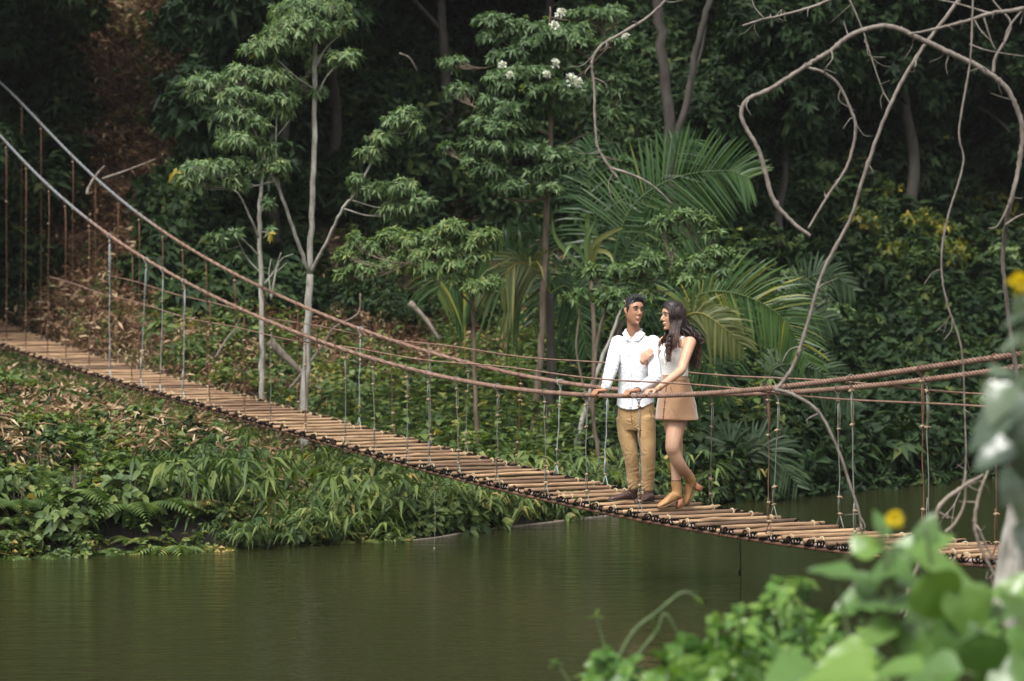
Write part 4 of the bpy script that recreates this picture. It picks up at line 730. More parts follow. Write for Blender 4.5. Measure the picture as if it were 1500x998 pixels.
# log lying in the water and dead sticks
g = Geo(); P = catmull([at(600, 797, 25.6), at(640, 790, 25.9), at(700, 779, 26.7), at(770, 771, 27.3), at(850, 762, 28.1), at(905, 757, 28.6)], 8); P[:, 2] = np.clip(P[:, 2], .0, .03); tube(g, P, np.linspace(.012, .022, len(P)), 8, rough=.06, rng=rng)
o = g.build('floating_log', M['deadwood']); tag(o, 'long thin bare log floating along the waterline under the bridge', 'log')
for pts, Y0, r, lb in (([(128, 285), (130, 275), (140, 258), (153, 243)], 38, .03, 'short broken snag sticking up behind the left cables'), ([(150, 262), (185, 250), (228, 233)], 38.5, .018, 'slanting dead twig beside the snag at the left'), ([(395, 500), (420, 525), (450, 552)], 34, .07, 'grey fallen trunk lying on the bank behind the bridge hangers'), ([(425, 570), (470, 510), (490, 480), (524, 460), (528, 430)], 31.5, .022, 'pale bent stick leaning behind the cables'), ([(315, 525), (330, 500), (345, 480), (352, 465)], 33, .015, 'thin pale twig rising among the dry leaves'),
                       ([(600, 443), (625, 470), (645, 500)], 36.5, .05, 'short rotting branch on the russet litter'), ([(585, 78), (600, 85), (612, 105)], 38, .010, 'dead brown frond stalk in the dark above')):
    g = Geo(); P = catmull([at(x, y, Y0) for x, y in pts], 5); tube(g, P, np.linspace(r, r * .4, len(P)), 7, rough=.08, rng=rng); tag(g.build('dead_branch', M['deadwood']), lb, 'branch')
# ------------------------------------------------------------------ lianas between the camera and the bridge
rng = np.random.default_rng(55)
def liana(label, pts, Y0, r, dY=0, sub=(), name='liana', mat=None, rough=.05):
    P = [at(p[0], p[1], Y0 + (p[2] if len(p) > 2 else 0)) for p in pts]; g = Geo(); Q = catmull(P, 12); n = len(Q); rr = .72 * (np.interp(np.linspace(0, 1, n), np.linspace(0, 1, len(r)), r) if hasattr(r, '__len__') else np.full(n, r))
    Q[1:-1] += rng.normal(0, 1, (n - 2, 3)) * rr[1:-1, None] * .10
    kn = rng.integers(4, n - 3, max(1, n // 22)); rr = rr.copy(); 
    for k in kn: rr[k] *= 1.35
    tube(g, Q, rr, 10, rough=rough, rng=rng); root = g.build(name, mat or M['vine']); tag(root, label, 'vine' if name == 'liana' else 'branch')
    tw_ = Geo()
    for q in rng.integers(3, n - 3, 5 + n // 18):       # stubs and hair-thin twigs
        d_ = rng.normal(0, 1, 3); d_[2] -= .6; d_ = unit(d_) * rng.uniform(.03, .22); tube(tw_, catmull([Q[q], Q[q] + d_ * .5 + rng.normal(0, .015, 3), Q[q] + d_ + rng.normal(0, .03, 3)], 4), np.linspace(min(.006, rr[q] * .5), .0015, 9), 5)
    tag(tw_.build('twigs', mat or M['vine'], root), kind='stuff')
    for s in sub:
        g = Geo(); Q = catmull([at(x, y, Y0) for x, y in s[1:]], 6); tube(g, Q, np.linspace(s[0], s[0] * .4, len(Q)), 7, rough=.08, rng=rng); g.build('side_branch', mat or M['vine'], root)
    return root
liana('thick grey liana arching high across the upper right and looping down on its left', [(1500, 620, .5), (1473, 430, .3), (1470, 360, .2), (1480, 300), (1492, 245), (1497, 185), (1476, 132), (1440, 102), (1400, 82), (1350, 58), (1300, 39), (1250, 50), (1212, 78), (1182, 96), (1130, 130), (1094, 147), (1087, 175), (1112, 222), (1132, 290), (1160, 325), (1187, 346)], 15.5, [.018, .018, .02, .024, .026, .024, .02, .02, .018, .02, .016],
      sub=[(.02, (1212, 78), (1205, 82), (1196, 84)), (.018, (1182, 96), (1176, 97)), (.012, (1455, 108), (1458, 85), (1475, 55), (1480, 32), (1460, 8), (1440, -20)), (.008, (1478, 300), (1462, 330), (1448, 335)), (.008, (1472, 330), (1490, 318), (1505, 312))])
liana('inner drop of the liana loop curving right then back to a point, upper right', [(1182, 99), (1205, 106), (1228, 124), (1248, 165), (1253, 195), (1240, 245), (1212, 288), (1184, 335)], 15.6, [.014, .014, .013, .013, .012, .010])
liana('long straight-then-curved liana falling from the top right behind the rail to the deck', [(1440, -60), (1403, 2), (1352, 70), (1308, 145), (1266, 255), (1246, 320), (1207, 395), (1184, 470), (1165, 530), (1142, 565), (1136, 570), (1165, 580), (1200, 605), (1228, 660), (1245, 710), (1258, 750), (1263, 782)], 16.0, [.018, .018, .017, .016, .016, .018, .015, .013, .011])
liana('thin wavering brown vine hanging down at the right of the forest', [(1430, -60), (1425, 5), (1421, 90), (1405, 190), (1411, 240), (1388, 320), (1379, 380), (1386, 440), (1408, 510), (1413, 600), (1414, 690), (1400, 735), (1380, 760)], 15.0, [.008, .008, .008, .007, .006])
liana('thin pale twig slanting down from the top edge right of centre', [(1236, -20), (1262, 40), (1275, 80), (1292, 130), (1304, 152)], 16.5, [.009, .007, .007], name='hanging_twig')
liana('short pale branch slanting in from the top edge above the liana loop', [(1225, -4), (1190, 10), (1140, 24), (1120, 28), (1087, 38)], 17, [.014, .012, .010], name='hanging_branch', sub=[(.006, (1120, 28), (1105, 10), (1100, -10))])
liana('greyish liana curving down in front of the flowering tree and ending in a stub', [(985, -25), (975, 0), (945, 28), (905, 52), (880, 68), (867, 92), (870, 125), (873, 200), (880, 225), (905, 262)], 17, [.014, .014, .015, .014, .012, .013], sub=[(.011, (893, 246), (930, 258), (960, 275), (985, 300))])
liana('dark bough crossing the top right corner above the arch', [(1560, -10), (1500, 12), (1450, 20), (1420, 30), (1360, 45), (1330, 50)], 15.2, [.02, .018, .014, .008], name='overhanging_branch', sub=[(.008, (1450, 20), (1400, 5), (1350, -5)), (.006, (1440, 22), (1452, 60), (1460, 75)), (.007, (1500, 12), (1478, 40), (1470, 62)), (.006, (1420, 65), (1450, 75), (1510, 84))])
liana('forked dry branch reaching up in front of the right end of the bridge', [(1320, 900), (1340, 840), (1368, 775), (1376, 742), (1408, 715), (1440, 696)], 13.0, [.012, .014, .016, .017, .010], name='dry_branch', mat=M['deadwood'], sub=[(.010, (1385, 780), (1400, 765), (1413, 735), (1414, 690))])
liana('pale forked dry branch hanging in front of the bridge end at the right', [(1447, 690), (1436, 720), (1428, 760), (1432, 790), (1450, 830), (1465, 855)], 13.0, [.009, .013, .015, .013, .010], name='dry_branch', mat=M['deadwood'], sub=[(.010, (1430, 770), (1445, 800), (1458, 825))])
liana('thin dry twig arching across the foreground bush at the lower right', [(1325, 905), (1345, 865), (1380, 840), (1400, 815)], 12, [.010, .009, .005], name='dry_branch', mat=M['deadwood'])

# ------------------------------------------------------------------ foreground plants on the near bank
g = Geo(); Y0 = 10.5; P = catmull([at(1440, 1250, Y0), at(1462, 1000, Y0), at(1476, 870, Y0), at(1492, 770, Y0), at(1530, 600, Y0), at(1580, 380, Y0)], 8); P[:, 2] = np.where(np.arange(len(P)) == 0, gz(P[0][0], P[0][1]) - .2, P[:, 2]); tube(g, P, np.linspace(.075, .055, len(P)), 14, rough=.03, rng=rng)
b = P[0]; rt = empty('leaning_tree', (b[0], b[1], gz(b[0], b[1])), 'pale leaning trunk at the right edge in front of the bridge', 'tree'); g.build('trunk', M['bark_white'], rt)
def leafy(label, Y0, base, twigs, L, W, mat, seed, k=7, kind='ovate', step=.10, droop=.35, tint=(.3, .8), name='foreground_shrub'):
    """twigs: pixel polylines; pairs and whorls of leaves along their outer two thirds"""
    r = np.random.default_rng(seed); b = at(base[0], base[1], Y0); z = gz(b.x, b.y); rt = empty(name, (b.x, b.y, z), label, 'shrub'); tg, lg = Geo(), Geo()
    for tw in twigs:
        P = np.array([[*at(p[0], p[1], Y0 + (p[2] if len(p) > 2 else 0))] for p in tw]); P = np.vstack([[b.x + r.normal(0, .08), b.y + r.normal(0, .08), z], P]); Q = catmull(P, 8); tube(tg, Q, np.linspace(.012, .0035, len(Q)), 6, .5)
        Lk = np.concatenate([[0], np.cumsum(np.linalg.norm(np.diff(Q, axis=0), axis=1))]); m = max(4, int(Lk[-1] * .55 / step)); u = np.linspace(Lk[-1] * .45, Lk[-1], m)
        C = np.stack([np.interp(u, Lk, Q[:, i]) for i in range(3)], 1); T = unit(np.gradient(C, axis=0)); rosettes(lg, C + T * .0, T, r, 3, L, W, kind, droop, tint, -10, 40, .1)
        rosettes(lg, C[-1:], T[-1:] + [[0, 0, .5]], r, k, L * .8, W * .8, kind, droop, tint, 0, 60, .1)
    tg.build('stems', M['stem'], rt); lg.build('leaves', mat, rt); return rt
tw = []
for x, y in ((872, 985), (890, 960), (925, 975), (960, 990), (980, 960), (1000, 940), (1030, 960), (1050, 920), (1045, 950), (1075, 945), (1085, 900), (1100, 915), (1120, 890), (1120, 930), (1135, 960), (1150, 905), (1160, 860), (1175, 850), (1150, 870), (1190, 900), (1185, 940), (1200, 970), (1230, 900), (1215, 930), (1240, 960), (1090, 980), (1010, 990), (1160, 985), (1270, 930), (1280, 970), (1140, 850), (1105, 960), (1060, 985), (1260, 890)):
    a = rng.normal(0, 25); tw.append([(1100 + (x - 1100) * .5 + a, 1090, rng.normal(0, .3)), (x + a * .3, (y + 1090) / 2 + 15, rng.normal(0, .3)), (x, y, rng.normal(0, .3))])
leafy('bright green small-leaved bush across the bottom, right of centre', 8.6, (1110, 1350), tw, .085, .048, F['near'], 61, step=.05)
tw = [[(940, 1080), (905, 990), (925, 930), (965, 895), (1000, 868), (1022, 876)], [(930, 1080), (915, 1000), (935, 960), (962, 925), (975, 900), (1000, 940)], [(890, 1080), (880, 1000), (885, 950), (872, 900)], [(820, 1080), (835, 1010), (815, 970)]]
rt = leafy('curling green tendrils rising at the left end of the foreground bush', 9.4, (930, 1300), tw, .05, .02, F['near'], 62, k=3, step=.16, name='tendril_vine')
# big leaves near the camera, each leaf a part of its plant
def big_leaf_mesh(seed):
    r = np.random.default_rng(seed); nu, nv = 9, 7; u = np.linspace(0, 1, nu)[:, None]; v = np.linspace(-1, 1, nv)[None]
    wd = (np.sin(np.pi * u ** .62) ** .85) * .42 + .004; X = u * np.ones_like(v); Yy = v * wd; Z = np.abs(v) * wd * .28 - .22 * u ** 2 + .02 * np.sin(v * 5 + u * 14 + r.uniform(0, 6)) * (np.abs(v) > .2)
    X = X - .06 * np.abs(v) * np.sin(np.pi * u)
    V = np.stack([X, Yy, Z], -1).reshape(-1, 3); i, j = np.meshgrid(np.arange(nu - 1), np.arange(nv - 1), indexing='ij'); Fq = np.stack([i * nv + j, (i + 1) * nv + j, (i + 1) * nv + j + 1, i * nv + j + 1], -1).reshape(-1, 4)
    me = np_mesh('leaf', V, [Fq], np.full(len(V), r.uniform(.3, .75))); me.materials.append(F['nearbig']); return me
BL = [big_leaf_mesh(i) for i in range(6)]
def big_plant(label, Y0, base, stems, lvs, name='broadleaf_plant', mat=None, k_=.74):
    b = at(base[0], base[1], Y0); z = gz(b.x, b.y); rt = empty(name, (b.x, b.y, z), label, 'plant'); tg = Geo()
    for st in stems: P = catmull([(b.x, b.y, z - .1)] + [at(p[0], p[1], Y0 + (p[2] if len(p) > 2 else 0)) for p in st], 8); tube(tg, P, np.linspace(.012, .005, len(P)), 7)
    for (x, y, L, a, d, fl) in lvs:        # place, length px, direction in degrees, nearer or farther, how much the face turns to the camera
        c = at(x, y, Y0 + d); o = bpy.data.objects.new('leaf', BL[rng.integers(0, 6)]); COL.objects.link(o); o.parent = rt; s = k_ * L / ppm(Y0 + d)
        ar = R(a); D = Vector((math.cos(ar), rng.normal(0, .25), math.sin(ar))).normalized(); N = Vector((rng.normal(0, .2), -fl, 1 - fl * .5)); S = D.cross(N).normalized() * -1; N = D.cross(S); Mx = Matrix((D, S, N)).transposed(); o.rotation_euler = Mx.to_euler(); o.location = c - Vector((b.x, b.y, z)) - D * s * .5; o.scale = (s, s, s)
        if mat is not None: o.material_slots[0].link = 'OBJECT'; o.material_slots[0].material = mat
        tg2 = np.array([np.array(c - D * s * .5), np.array(c - D * s * .72 - Vector((0, 0, s * .1)))]); tube(tg, np.vstack([tg2[0], tg2.mean(0), tg2[1]]), .003, 5)
    tg.build('stems', M['stem'], rt); return rt
L1 = []
spots = [(1215, 835, 90, 160, 0, .3), (1275, 800, 80, 20, .2, .6), (1300, 830, 100, 200, 0, .5), (1335, 800, 90, 60, .1, .5), (1360, 775, 70, 80, .1, .4), (1290, 765, 60, 100, .2, .5), (1385, 830, 130, -10, 0, .4), (1330, 850, 100, -30, .2, .5), (1250, 880, 90, 190, .3, .5), (1300, 885, 110, 170, 0, .3), (1375, 880, 140, -60, -.1, .7), (1420, 900, 130, -75, -.1, .7), (1345, 910, 120, 210, .1, .4), (1280, 930, 110, 200, 0, .4), (1240, 960, 120, 180, -.1, .4), (1330, 955, 120, -120, .0, .6), (1400, 950, 130, -100, -.1, .6), (1460, 900, 110, 30, .2, .3), (1480, 940, 120, 70, .1, .5), (1440, 970, 130, -80, -.2, .5), (1300, 985, 150, 185, -.4, .3), (1225, 990, 170, 175, -.5, .3), (1360, 990, 140, 190, -.3, .4), (1480, 985, 130, 100, -.2, .6), (1490, 860, 90, 60, .3, .4), (1430, 870, 110, 20, .2, .3), (1265, 850, 70, 130, .3, .4), (1380, 790, 60, 30, .3, .5), (1500, 900, 130, 120, -.1, .4), (1450, 930, 120, 150, .1, .4), (1160, 985, 150, 178, -.3, .25)]
big_plant('large-leaved bright green plant filling the lower right corner, close to the camera', 7.0, (1360, 1300), [[(1320, 1100), (1310, 950), (1300, 850), (1290, 770)], [(1400, 1100), (1400, 950), (1370, 850), (1355, 770)], [(1460, 1100), (1470, 950), (1460, 880)], [(1280, 1100), (1250, 960), (1225, 850)]], spots)
spots2 = [(1488, 465, 80, 200, 0, .3), (1490, 500, 90, 190, .1, .3), (1470, 545, 70, 10, 0, .4), (1462, 590, 120, 235, -.2, .6), (1445, 630, 140, 215, -.2, .5), (1478, 600, 110, 225, -.1, .5), (1492, 560, 90, 130, 0, .5), (1455, 665, 110, 205, 0, .5), (1490, 640, 100, 250, .1, .5), (1482, 715, 100, 235, .1, .6), (1496, 680, 90, 270, 0, .5), (1500, 740, 100, 260, 0, .6), (1503, 790, 90, 250, .1, .5), (1500, 440, 60, 170, .1, .4)]
pl2 = big_plant('pale green large-leaved stem hanging into the right edge above the bridge end', 6.6, (1560, 1300), [[(1545, 1100), (1530, 900), (1510, 750), (1505, 600), (1500, 480), (1497, 420)]], spots2, mat=F['edge'], k_=.62)
def yellow_flower(x, y, Y0, r, label, rt=None):
    c = at(x, y, Y0); g = Geo(); d = unit(rng.standard_normal((40, 3)) + [0, -.4, .3]); leaves(g, np.array(c) + d * r * .25, d, np.cross(d, [1, 0, 0.]), r, r * .8, 1.0, 'ovate', .1)
    t = empty('flower', c, label, 'flower'); o = g.build('petals', F['petal'], t); g = Geo(); tube(g, catmull([np.array(c), np.array(c) - [0.01, 0, .08], np.array(c) - [.0, 0, .2]], 4), .004, 6); g.build('stalk', M['stem'], t)
F['petal'] = foliage('yellow_petals', [(0, (.55, .42, .02)), (1, (.72, .56, .03))], rough=.6, trans=.3, spec=.3)
yellow_flower(1311, 761, 7.0, .024, 'round yellow flower above the foreground leaves, lower right'); yellow_flower(1494, 414, 6.6, .028, 'yellow flower at the right edge beside the hanging leaves')
# ------------------------------------------------------------------ people
prng = np.random.default_rng(77)
def ringloft(g, rings, k=28, t=.5, pw=2.0):
    """rings: (centre, side vector, front vector, back vector): closed body section"""
    a = np.linspace(0, 2 * math.pi, k, endpoint=False); ca, sa = np.cos(a), np.sin(a); ca = np.sign(ca) * np.abs(ca) ** (2 / pw); sa = np.sign(sa) * np.abs(sa) ** (2 / pw); V = []
    for c, sx, f, b in rings: V.append(np.asarray(c) + ca[:, None] * np.asarray(sx) + np.maximum(sa, 0)[:, None] * np.asarray(f) + np.maximum(-sa, 0)[:, None] * np.asarray(b))
    n = len(rings); V = np.array(V).reshape(-1, 3); i = np.arange(n - 1)[:, None]; j = np.arange(k)[None]; j2 = (j + 1) % k; Fq = np.stack([i * k + j, i * k + j2, (i + 1) * k + j2, (i + 1) * k + j], -1).reshape(-1, 4)
    V = np.vstack([V, rings[0][0], rings[-1][0]]); jj = np.arange(k); j2 = (jj + 1) % k
    g.add(V, [Fq, np.stack([np.full(k, n * k), j2, jj], -1), np.stack([np.full(k, n * k + 1), (n - 1) * k + jj, (n - 1) * k + j2], -1)], t)
def dens(rings, m=5):
    """smooth interpolation between section rings"""
    out = []; A = [np.array([r[q] for r in rings], float) for q in range(4)]; B = [catmull(a, m) for a in A]
    return [tuple(b[i] for b in B) for i in range(len(B[0]))]
def limb(g, pts, radii, k=16, m=6):
    P = catmull(pts, m); r = np.interp(np.linspace(0, 1, len(P)), np.linspace(0, 1, len(radii)), radii); r2 = r.copy(); r2[1:-1] = (r[:-2] + 2 * r[1:-1] + r[2:]) / 4
    T = unit(P[-1] - P[-2]); T0 = unit(P[1] - P[0]); P = np.vstack([P[0] - T0 * r[0] * .5, P, P[-1] + T * r[-1] * .5]); r2 = np.concatenate([[r2[0] * .6], r2, [r2[-1] * .6]]); tube(g, P, r2, k)
def fuse(g, name, mat, parent, vox=.006, smooth=6, fac=.5, deform=None, tris=None, keep=None):
    """melt the overlapping volumes into one continuous skin"""
    me = g.mesh(name); o = bpy.data.objects.new(name, me); COL.objects.link(o)
    md = o.modifiers.new('r', 'REMESH'); md.mode = 'VOXEL'; md.voxel_size = vox; md.use_smooth_shade = True
    ms = o.modifiers.new('s', 'SMOOTH'); ms.factor = fac; ms.iterations = smooth
    if tris:
        dc = o.modifiers.new('d', 'DECIMATE'); dc.ratio = tris
    dg = bpy.context.evaluated_depsgraph_get(); ev = o.evaluated_get(dg); m2 = bpy.data.meshes.new_from_object(ev); bpy.data.objects.remove(o); m2.name = name
    n = len(m2.vertices); V = np.empty(n * 3, np.float32); m2.vertices.foreach_get('co', V); V = V.reshape(-1, 3).astype(float)
    Nn = np.empty(n * 3, np.float32); m2.vertices.foreach_get('normal', Nn); Nn = Nn.reshape(-1, 3).astype(float)
    if deform is not None: V = deform(V, Nn); m2.vertices.foreach_set('co', V.astype(np.float32).ravel())
    if keep is not None:
        bm = bmesh.new(); bm.from_mesh(m2); bm.verts.ensure_lookup_table(); kk = keep(V); bmesh.ops.delete(bm, geom=[bm.verts[i] for i in np.nonzero(~kk)[0]], context='VERTS'); bm.to_mesh(m2); bm.free()
    m2.polygons.foreach_set('use_smooth', np.ones(len(m2.polygons), bool)); m2.update()
    return link_mesh(name, m2, mat, parent)
def skin(name, c, dark, lip=None):
    m, n, b = M_new(name); nz = noise(n, 14, 4); r = ramp(n, [(.3, dark), (.7, c)], nz.outputs[0]); n.links.new(r.outputs[0], b.inputs['Base Color']); b.inputs['Roughness'].default_value = .48
    b.inputs['Subsurface Weight'].default_value = .12; b.inputs['Subsurface Radius'].default_value = (.02, .008, .004); b.inputs['Subsurface Scale'].default_value = .5; return m
M['skin_m'] = skin('tan_skin', (.42, .22, .13), (.34, .165, .095)); M['skin_w'] = skin('warm_skin', (.55, .325, .215), (.48, .265, .165))
def cloth(name, c1, c2, scale=6, bs=.5, bd=.012, rough=.85, weave=260, sheen=.2):
    m, n, b = M_new(name); nz = noise(n, scale, 4, .55, None, .8); r = ramp(n, [(.3, c1), (.7, c2)], nz.outputs[0]); n.links.new(r.outputs[0], b.inputs['Base Color']); b.inputs['Roughness'].default_value = rough; b.inputs['Sheen Weight'].default_value = sheen
    n2 = noise(n, weave, 2); ad = n.nodes.new('ShaderNodeMath'); ad.operation = 'MULTIPLY_ADD'; ad.inputs[1].default_value = .06; n.links.new(n2.outputs[0], ad.inputs[0]); n.links.new(nz.outputs[0], ad.inputs[2]); bump(n, b, ad.outputs[0], bs, bd); return m
M['shirt'] = cloth('white_linen', (.70, .71, .76), (.78, .79, .83), 9, .55, .012, .8); M['chino'] = cloth('khaki_cotton', (.34, .205, .085), (.43, .27, .12), 10, .6, .014)
M['skirt'] = cloth('tan_suede', (.30, .165, .085), (.37, .21, .115), 7, .4, .01, .95, sheen=.5); M['knit'] = cloth('white_knit', (.78, .77, .74), (.84, .83, .80), 14, .35, .008, .9)
M['boot'] = surf('tan_boot_leather', (.34, .175, .065), (.44, .24, .10), 25, .55, .2, .003); M['heel'] = surf('stacked_heel', (.40, .16, .08), (.50, .22, .12), 30, .5)
M['shoe'] = surf('dark_brown_leather', (.055, .03, .026), (.10, .055, .045), 20, .35, .2, .003); M['sole'] = surf('dark_sole', (.03, .02, .016), (.06, .04, .03), 30, .7)
def hairmat(name, c1, c2, tip=None):
    m, n, b = M_new(name); a = n.nodes.new('ShaderNodeAttribute'); a.attribute_name = 'tint'; st = [(0, c1), (.55, c2)] + ([(1, tip)] if tip else []); r = ramp(n, st, a.outputs['Fac']); n.links.new(r.outputs[0], b.inputs['Base Color']); b.inputs['Roughness'].default_value = .5; b.inputs['Specular IOR Level'].default_value = .4; return m
M['hair_m'] = hairmat('black_hair', (.007, .007, .009), (.02, .019, .022)); M['hair_w'] = hairmat('brown_hair', (.010, .006, .006), (.030, .014, .011), (.12, .05, .028))
M['eye_white'] = surf('eye_white', (.36, .33, .30), (.44, .41, .38), 5, .2, 0); M['iris'] = surf('dark_iris', (.012, .008, .006), (.02, .012, .008), 5, .15, 0); M['lip_m'] = surf('lips', (.34, .14, .11), (.38, .17, .13), 20, .45, 0); M['lip_w'] = surf('red_lips', (.42, .10, .09), (.46, .13, .11), 20, .4, 0)
M['gold'] = surf('gold', (.75, .55, .22), (.8, .6, .28), 10, .3, 0, metal=1.0); M['button'] = surf('button', (.6, .6, .6), (.7, .7, .7), 10, .4, 0); M['seam'] = surf('dark_seam', (.13, .07, .035), (.18, .10, .05), 30, .8, 0)
M['collar_in'] = M['shirt']
UP = np.array([0, 0, 1.])
def Pm(Y0): return lambda x, y, d=0.: np.array(at(x, y, Y0 + d))
def G_(V, c, r): return np.exp(-np.sum((V - c) ** 2, 1) / (2 * r * r))[:, None]
def head(g, C, yaw, pitch=0., tilt=0., s=1.0, fem=0.):
    """C: middle of the head; faces -Y turned by yaw (positive to picture right)"""
    Mx = np.array((Matrix.Rotation(yaw, 3, 'Z') @ Matrix.Rotation(tilt, 3, 'Y') @ Matrix.Rotation(pitch, 3, 'X'))) * s
    T = lambda x, y, z: C + Mx @ np.array([x, y, z]); D = lambda x, y, z: Mx @ np.array([x, y, z])
    w = 1 - .05 * fem
    rg = [(.122, .012, .012, .012, .01), (.112, .043, .05, .05, .008), (.088, .064, .076, .078, .005), (.055, .0745, .090, .096, .0), (.02, .0765, .093, .102, 0), (-.012, .0735, .090, .098, 0), (-.042, .069 * w, .086, .080, 0), (-.070, .060 * w, .083, .055, 0), (-.094, .047 * w, .079, .030, -.002), (-.110, .034 * w, .071, .010, -.008), (-.118, .018, .055, -.01, -.02)]
    rings = [(T(0, yo, z), D(rx, 0, 0), D(0, -f, 0), D(0, max(b, .004), 0)) for z, rx, f, b, yo in rg]
    ringloft(g, dens(rings, 4)[::-1], 32, pw=2.15)
    # nose, ears
    tube(g, [T(0, -.080, .022), T(0, -.098, .0), T(0, -.108, -.020), T(0, -.098, -.032)], [.009, .0105, .0135, .010], 10); tube(g, [T(-.014, -.092, -.028), T(0, -.098, -.029), T(.014, -.092, -.028)], [.007, .009, .007], 8)
    tube(g, [T(-.022, -.086, -.056), T(0, -.094, -.055), T(.022, -.086, -.056)], [.005, .009, .005], 8); tube(g, [T(-.018, -.085, -.067), T(0, -.091, -.068), T(.018, -.085, -.067)], [.005, .009, .005], 8)
    tube(g, [T(-.012, -.076, -.100), T(0, -.080, -.102), T(.012, -.076, -.100)], [.012, .014, .012], 8)
    for e in (1, -1): tube(g, [T(e * .074, .012, .022), T(e * .083, .018, .014), T(e * .083, .014, -.006), T(e * .074, .004, -.028)], [.007, .011, .0095, .006], 8); tube(g, [T(e * .012, -.082, .038), T(e * .034, -.080, .042), T(e * .056, -.062, .034)], [.008, .010, .007], 8)
    def deform(V, N):
        for e in (1, -1):
            V = V - D(0, -.014, 0) * G_(V, T(e * .032, -.088, .016), .013 * s); V = V + D(0, -.004, 0) * G_(V, T(e * .045, -.075, -.025), .016 * s)
        V = V - D(0, -.004, 0) * G_(V, T(0, -.09, -.061), .006 * s); return V
    return T, D, deform
def face_parts(T, D, parent, s, lip, browmat, lashes=False, smile=.003):
    for e in (1, -1):
        g = Geo(); ringloft(g, [(T(e * .032, -.0745, .016 + z), D(.0125 * math.sqrt(max(0, 1 - (z / .0062) ** 2)), 0, 0), D(0, -.0135 * math.sqrt(max(0, 1 - (z / .0062) ** 2)), 0), D(0, .012 * math.sqrt(max(0, 1 - (z / .0062) ** 2)), 0)) for z in np.linspace(-.0061, .0061, 9)], 14); ey = g.build('eye', M['eye_white'], parent)
        g = Geo(); a = np.linspace(0, 2 * math.pi, 12, endpoint=False); c0 = T(e * .032 + .0015, -.0882, .016); V = [c0 + D(.0055 * math.cos(q), .001, .0055 * math.sin(q)) for q in a] + [c0 + D(0, -.0015, 0)]; g.add(V, np.stack([np.arange(12), (np.arange(12) + 1) % 12, np.full(12, 12)], 1)); g.build('iris', M['iris'], ey)
        g = Geo(); tube(g, catmull([T(e * .019, -.086, .017), T(e * .031, -.0885, .0222), T(e * .046, -.080, .017)], 4), [.0016, .0018, .0022, .0024, .0026, .0026, .0022, .0018, .0014], 6); g.build('eyelid_line', browmat, parent)
        g = Geo(); tube(g, catmull([T(e * .014, -.093, .038), T(e * .034, -.0915, .0455), T(e * .056, -.073, .037)], 4), np.array([.003, .0042, .0048, .005, .0048, .004, .003, .002, .001]) * (1 if not lashes else .7), 6); g.build('eyebrow', browmat, parent)
    g = Geo(); sm = smile; tube(g, catmull([T(-.025, -.083, -.060 + sm), T(-.008, -.0965, -.0575), T(0, -.0975, -.0590), T(.008, -.0965, -.0575), T(.025, -.083, -.060 + sm)], 4), np.interp(np.linspace(0, 1, 17), [0, .3, .5, .7, 1], [.0012, .004, .0042, .004, .0012]), 6)
    tube(g, catmull([T(-.022, -.084, -.062 + sm), T(0, -.0965, -.0665), T(.022, -.084, -.062 + sm)], 5), np.interp(np.linspace(0, 1, 11), [0, .5, 1], [.0012, .0052, .0012]), 6); g.build('lips', lip, parent)
def hand(g, W, d, up, side, s=1.0, curl=(.9, 1.1, .7), spread=.10, thumb=(.6, .9)):
    """W wrist, d towards the knuckles, up the back of the hand, side +1/-1: where the thumb leaves"""
    d = unit(d); up = unit(up - d * np.dot(up, d)); l = np.cross(d, up) * side
    ringloft(g, dens([(W - d * .01 * s, l * .027 * s, up * .019 * s, -up * .019 * s), (W + d * .02 * s, l * .031 * s, up * .017 * s, -up * .019 * s), (W + d * .055 * s, l * .040 * s, up * .014 * s, -up * .017 * s), (W + d * .088 * s, l * .041 * s, up * .013 * s, -up * .014 * s), (W + d * .098 * s, l * .038 * s, up * .008 * s, -up * .010 * s)], 3)[::-1], 20, pw=2.6)
    for i, (ln, rd) in enumerate(((.92, .0092), (1.0, .0096), (.95, .0092), (.76, .0082))):
        o = (1.5 - i) * .0215; b = W + (d * .088 + l * o) * s; dr = unit(d + l * o * spread * 10 * .35); u = up; P = [b - dr * .012 * s, b]; a = 0
        for q, (L, c) in enumerate(zip((.044, .027, .021), curl)):
            a += c * (1 + .06 * i); v = dr * math.cos(a) - u * math.sin(a); b = b + v * L * ln * s; P.append(b)
        P = np.array(P); tube(g, catmull(P, 3), np.interp(np.linspace(0, 1, 13), [0, .3, .6, 1], [rd * 1.06, rd * 1.08, rd * .98, rd * .80]) * s, 10)
    b = W + (d * .022 + l * .024 - up * .004) * s; v1 = unit(d * .75 + l * .75 - up * thumb[0] * .6); v2 = unit(d * .9 + l * .15 - up * thumb[1]); v3 = unit(d * .8 - l * .25 - up * thumb[1]); P = [b, b + v1 * .038 * s, b + (v1 * .038 + v2 * .033) * s, b + (v1 * .038 + v2 * .033 + v3 * .026) * s]; tube(g, catmull(P, 3), np.linspace(.0135, .0088, 10) * s, 10)
def folds(V, N, items):
    """cloth folds: (centre, radius, direction across the folds, wavelength, height, curvature axis)"""
    for c, r, ax, wl, h in items:
        d = (V - c); w_ = np.exp(-np.sum(d * d, 1) / (2 * r * r)); ax = unit(np.asarray(ax, float)); ph = d @ ax + .016 * np.sin(d @ np.array([31., 17, 23.])) + .012 * np.sin(d @ np.array([-43., 29, 37.]) + 1); w_ = w_ * (.55 + .45 * np.sin(d @ unit(np.cross(ax, [.3, 1., .2])) * 38 + wl * 300)); V = V + N * (w_ * h * .75 * (np.abs(np.sin(ph * math.pi / wl)) ** .8 - .5))[:, None]
    return V
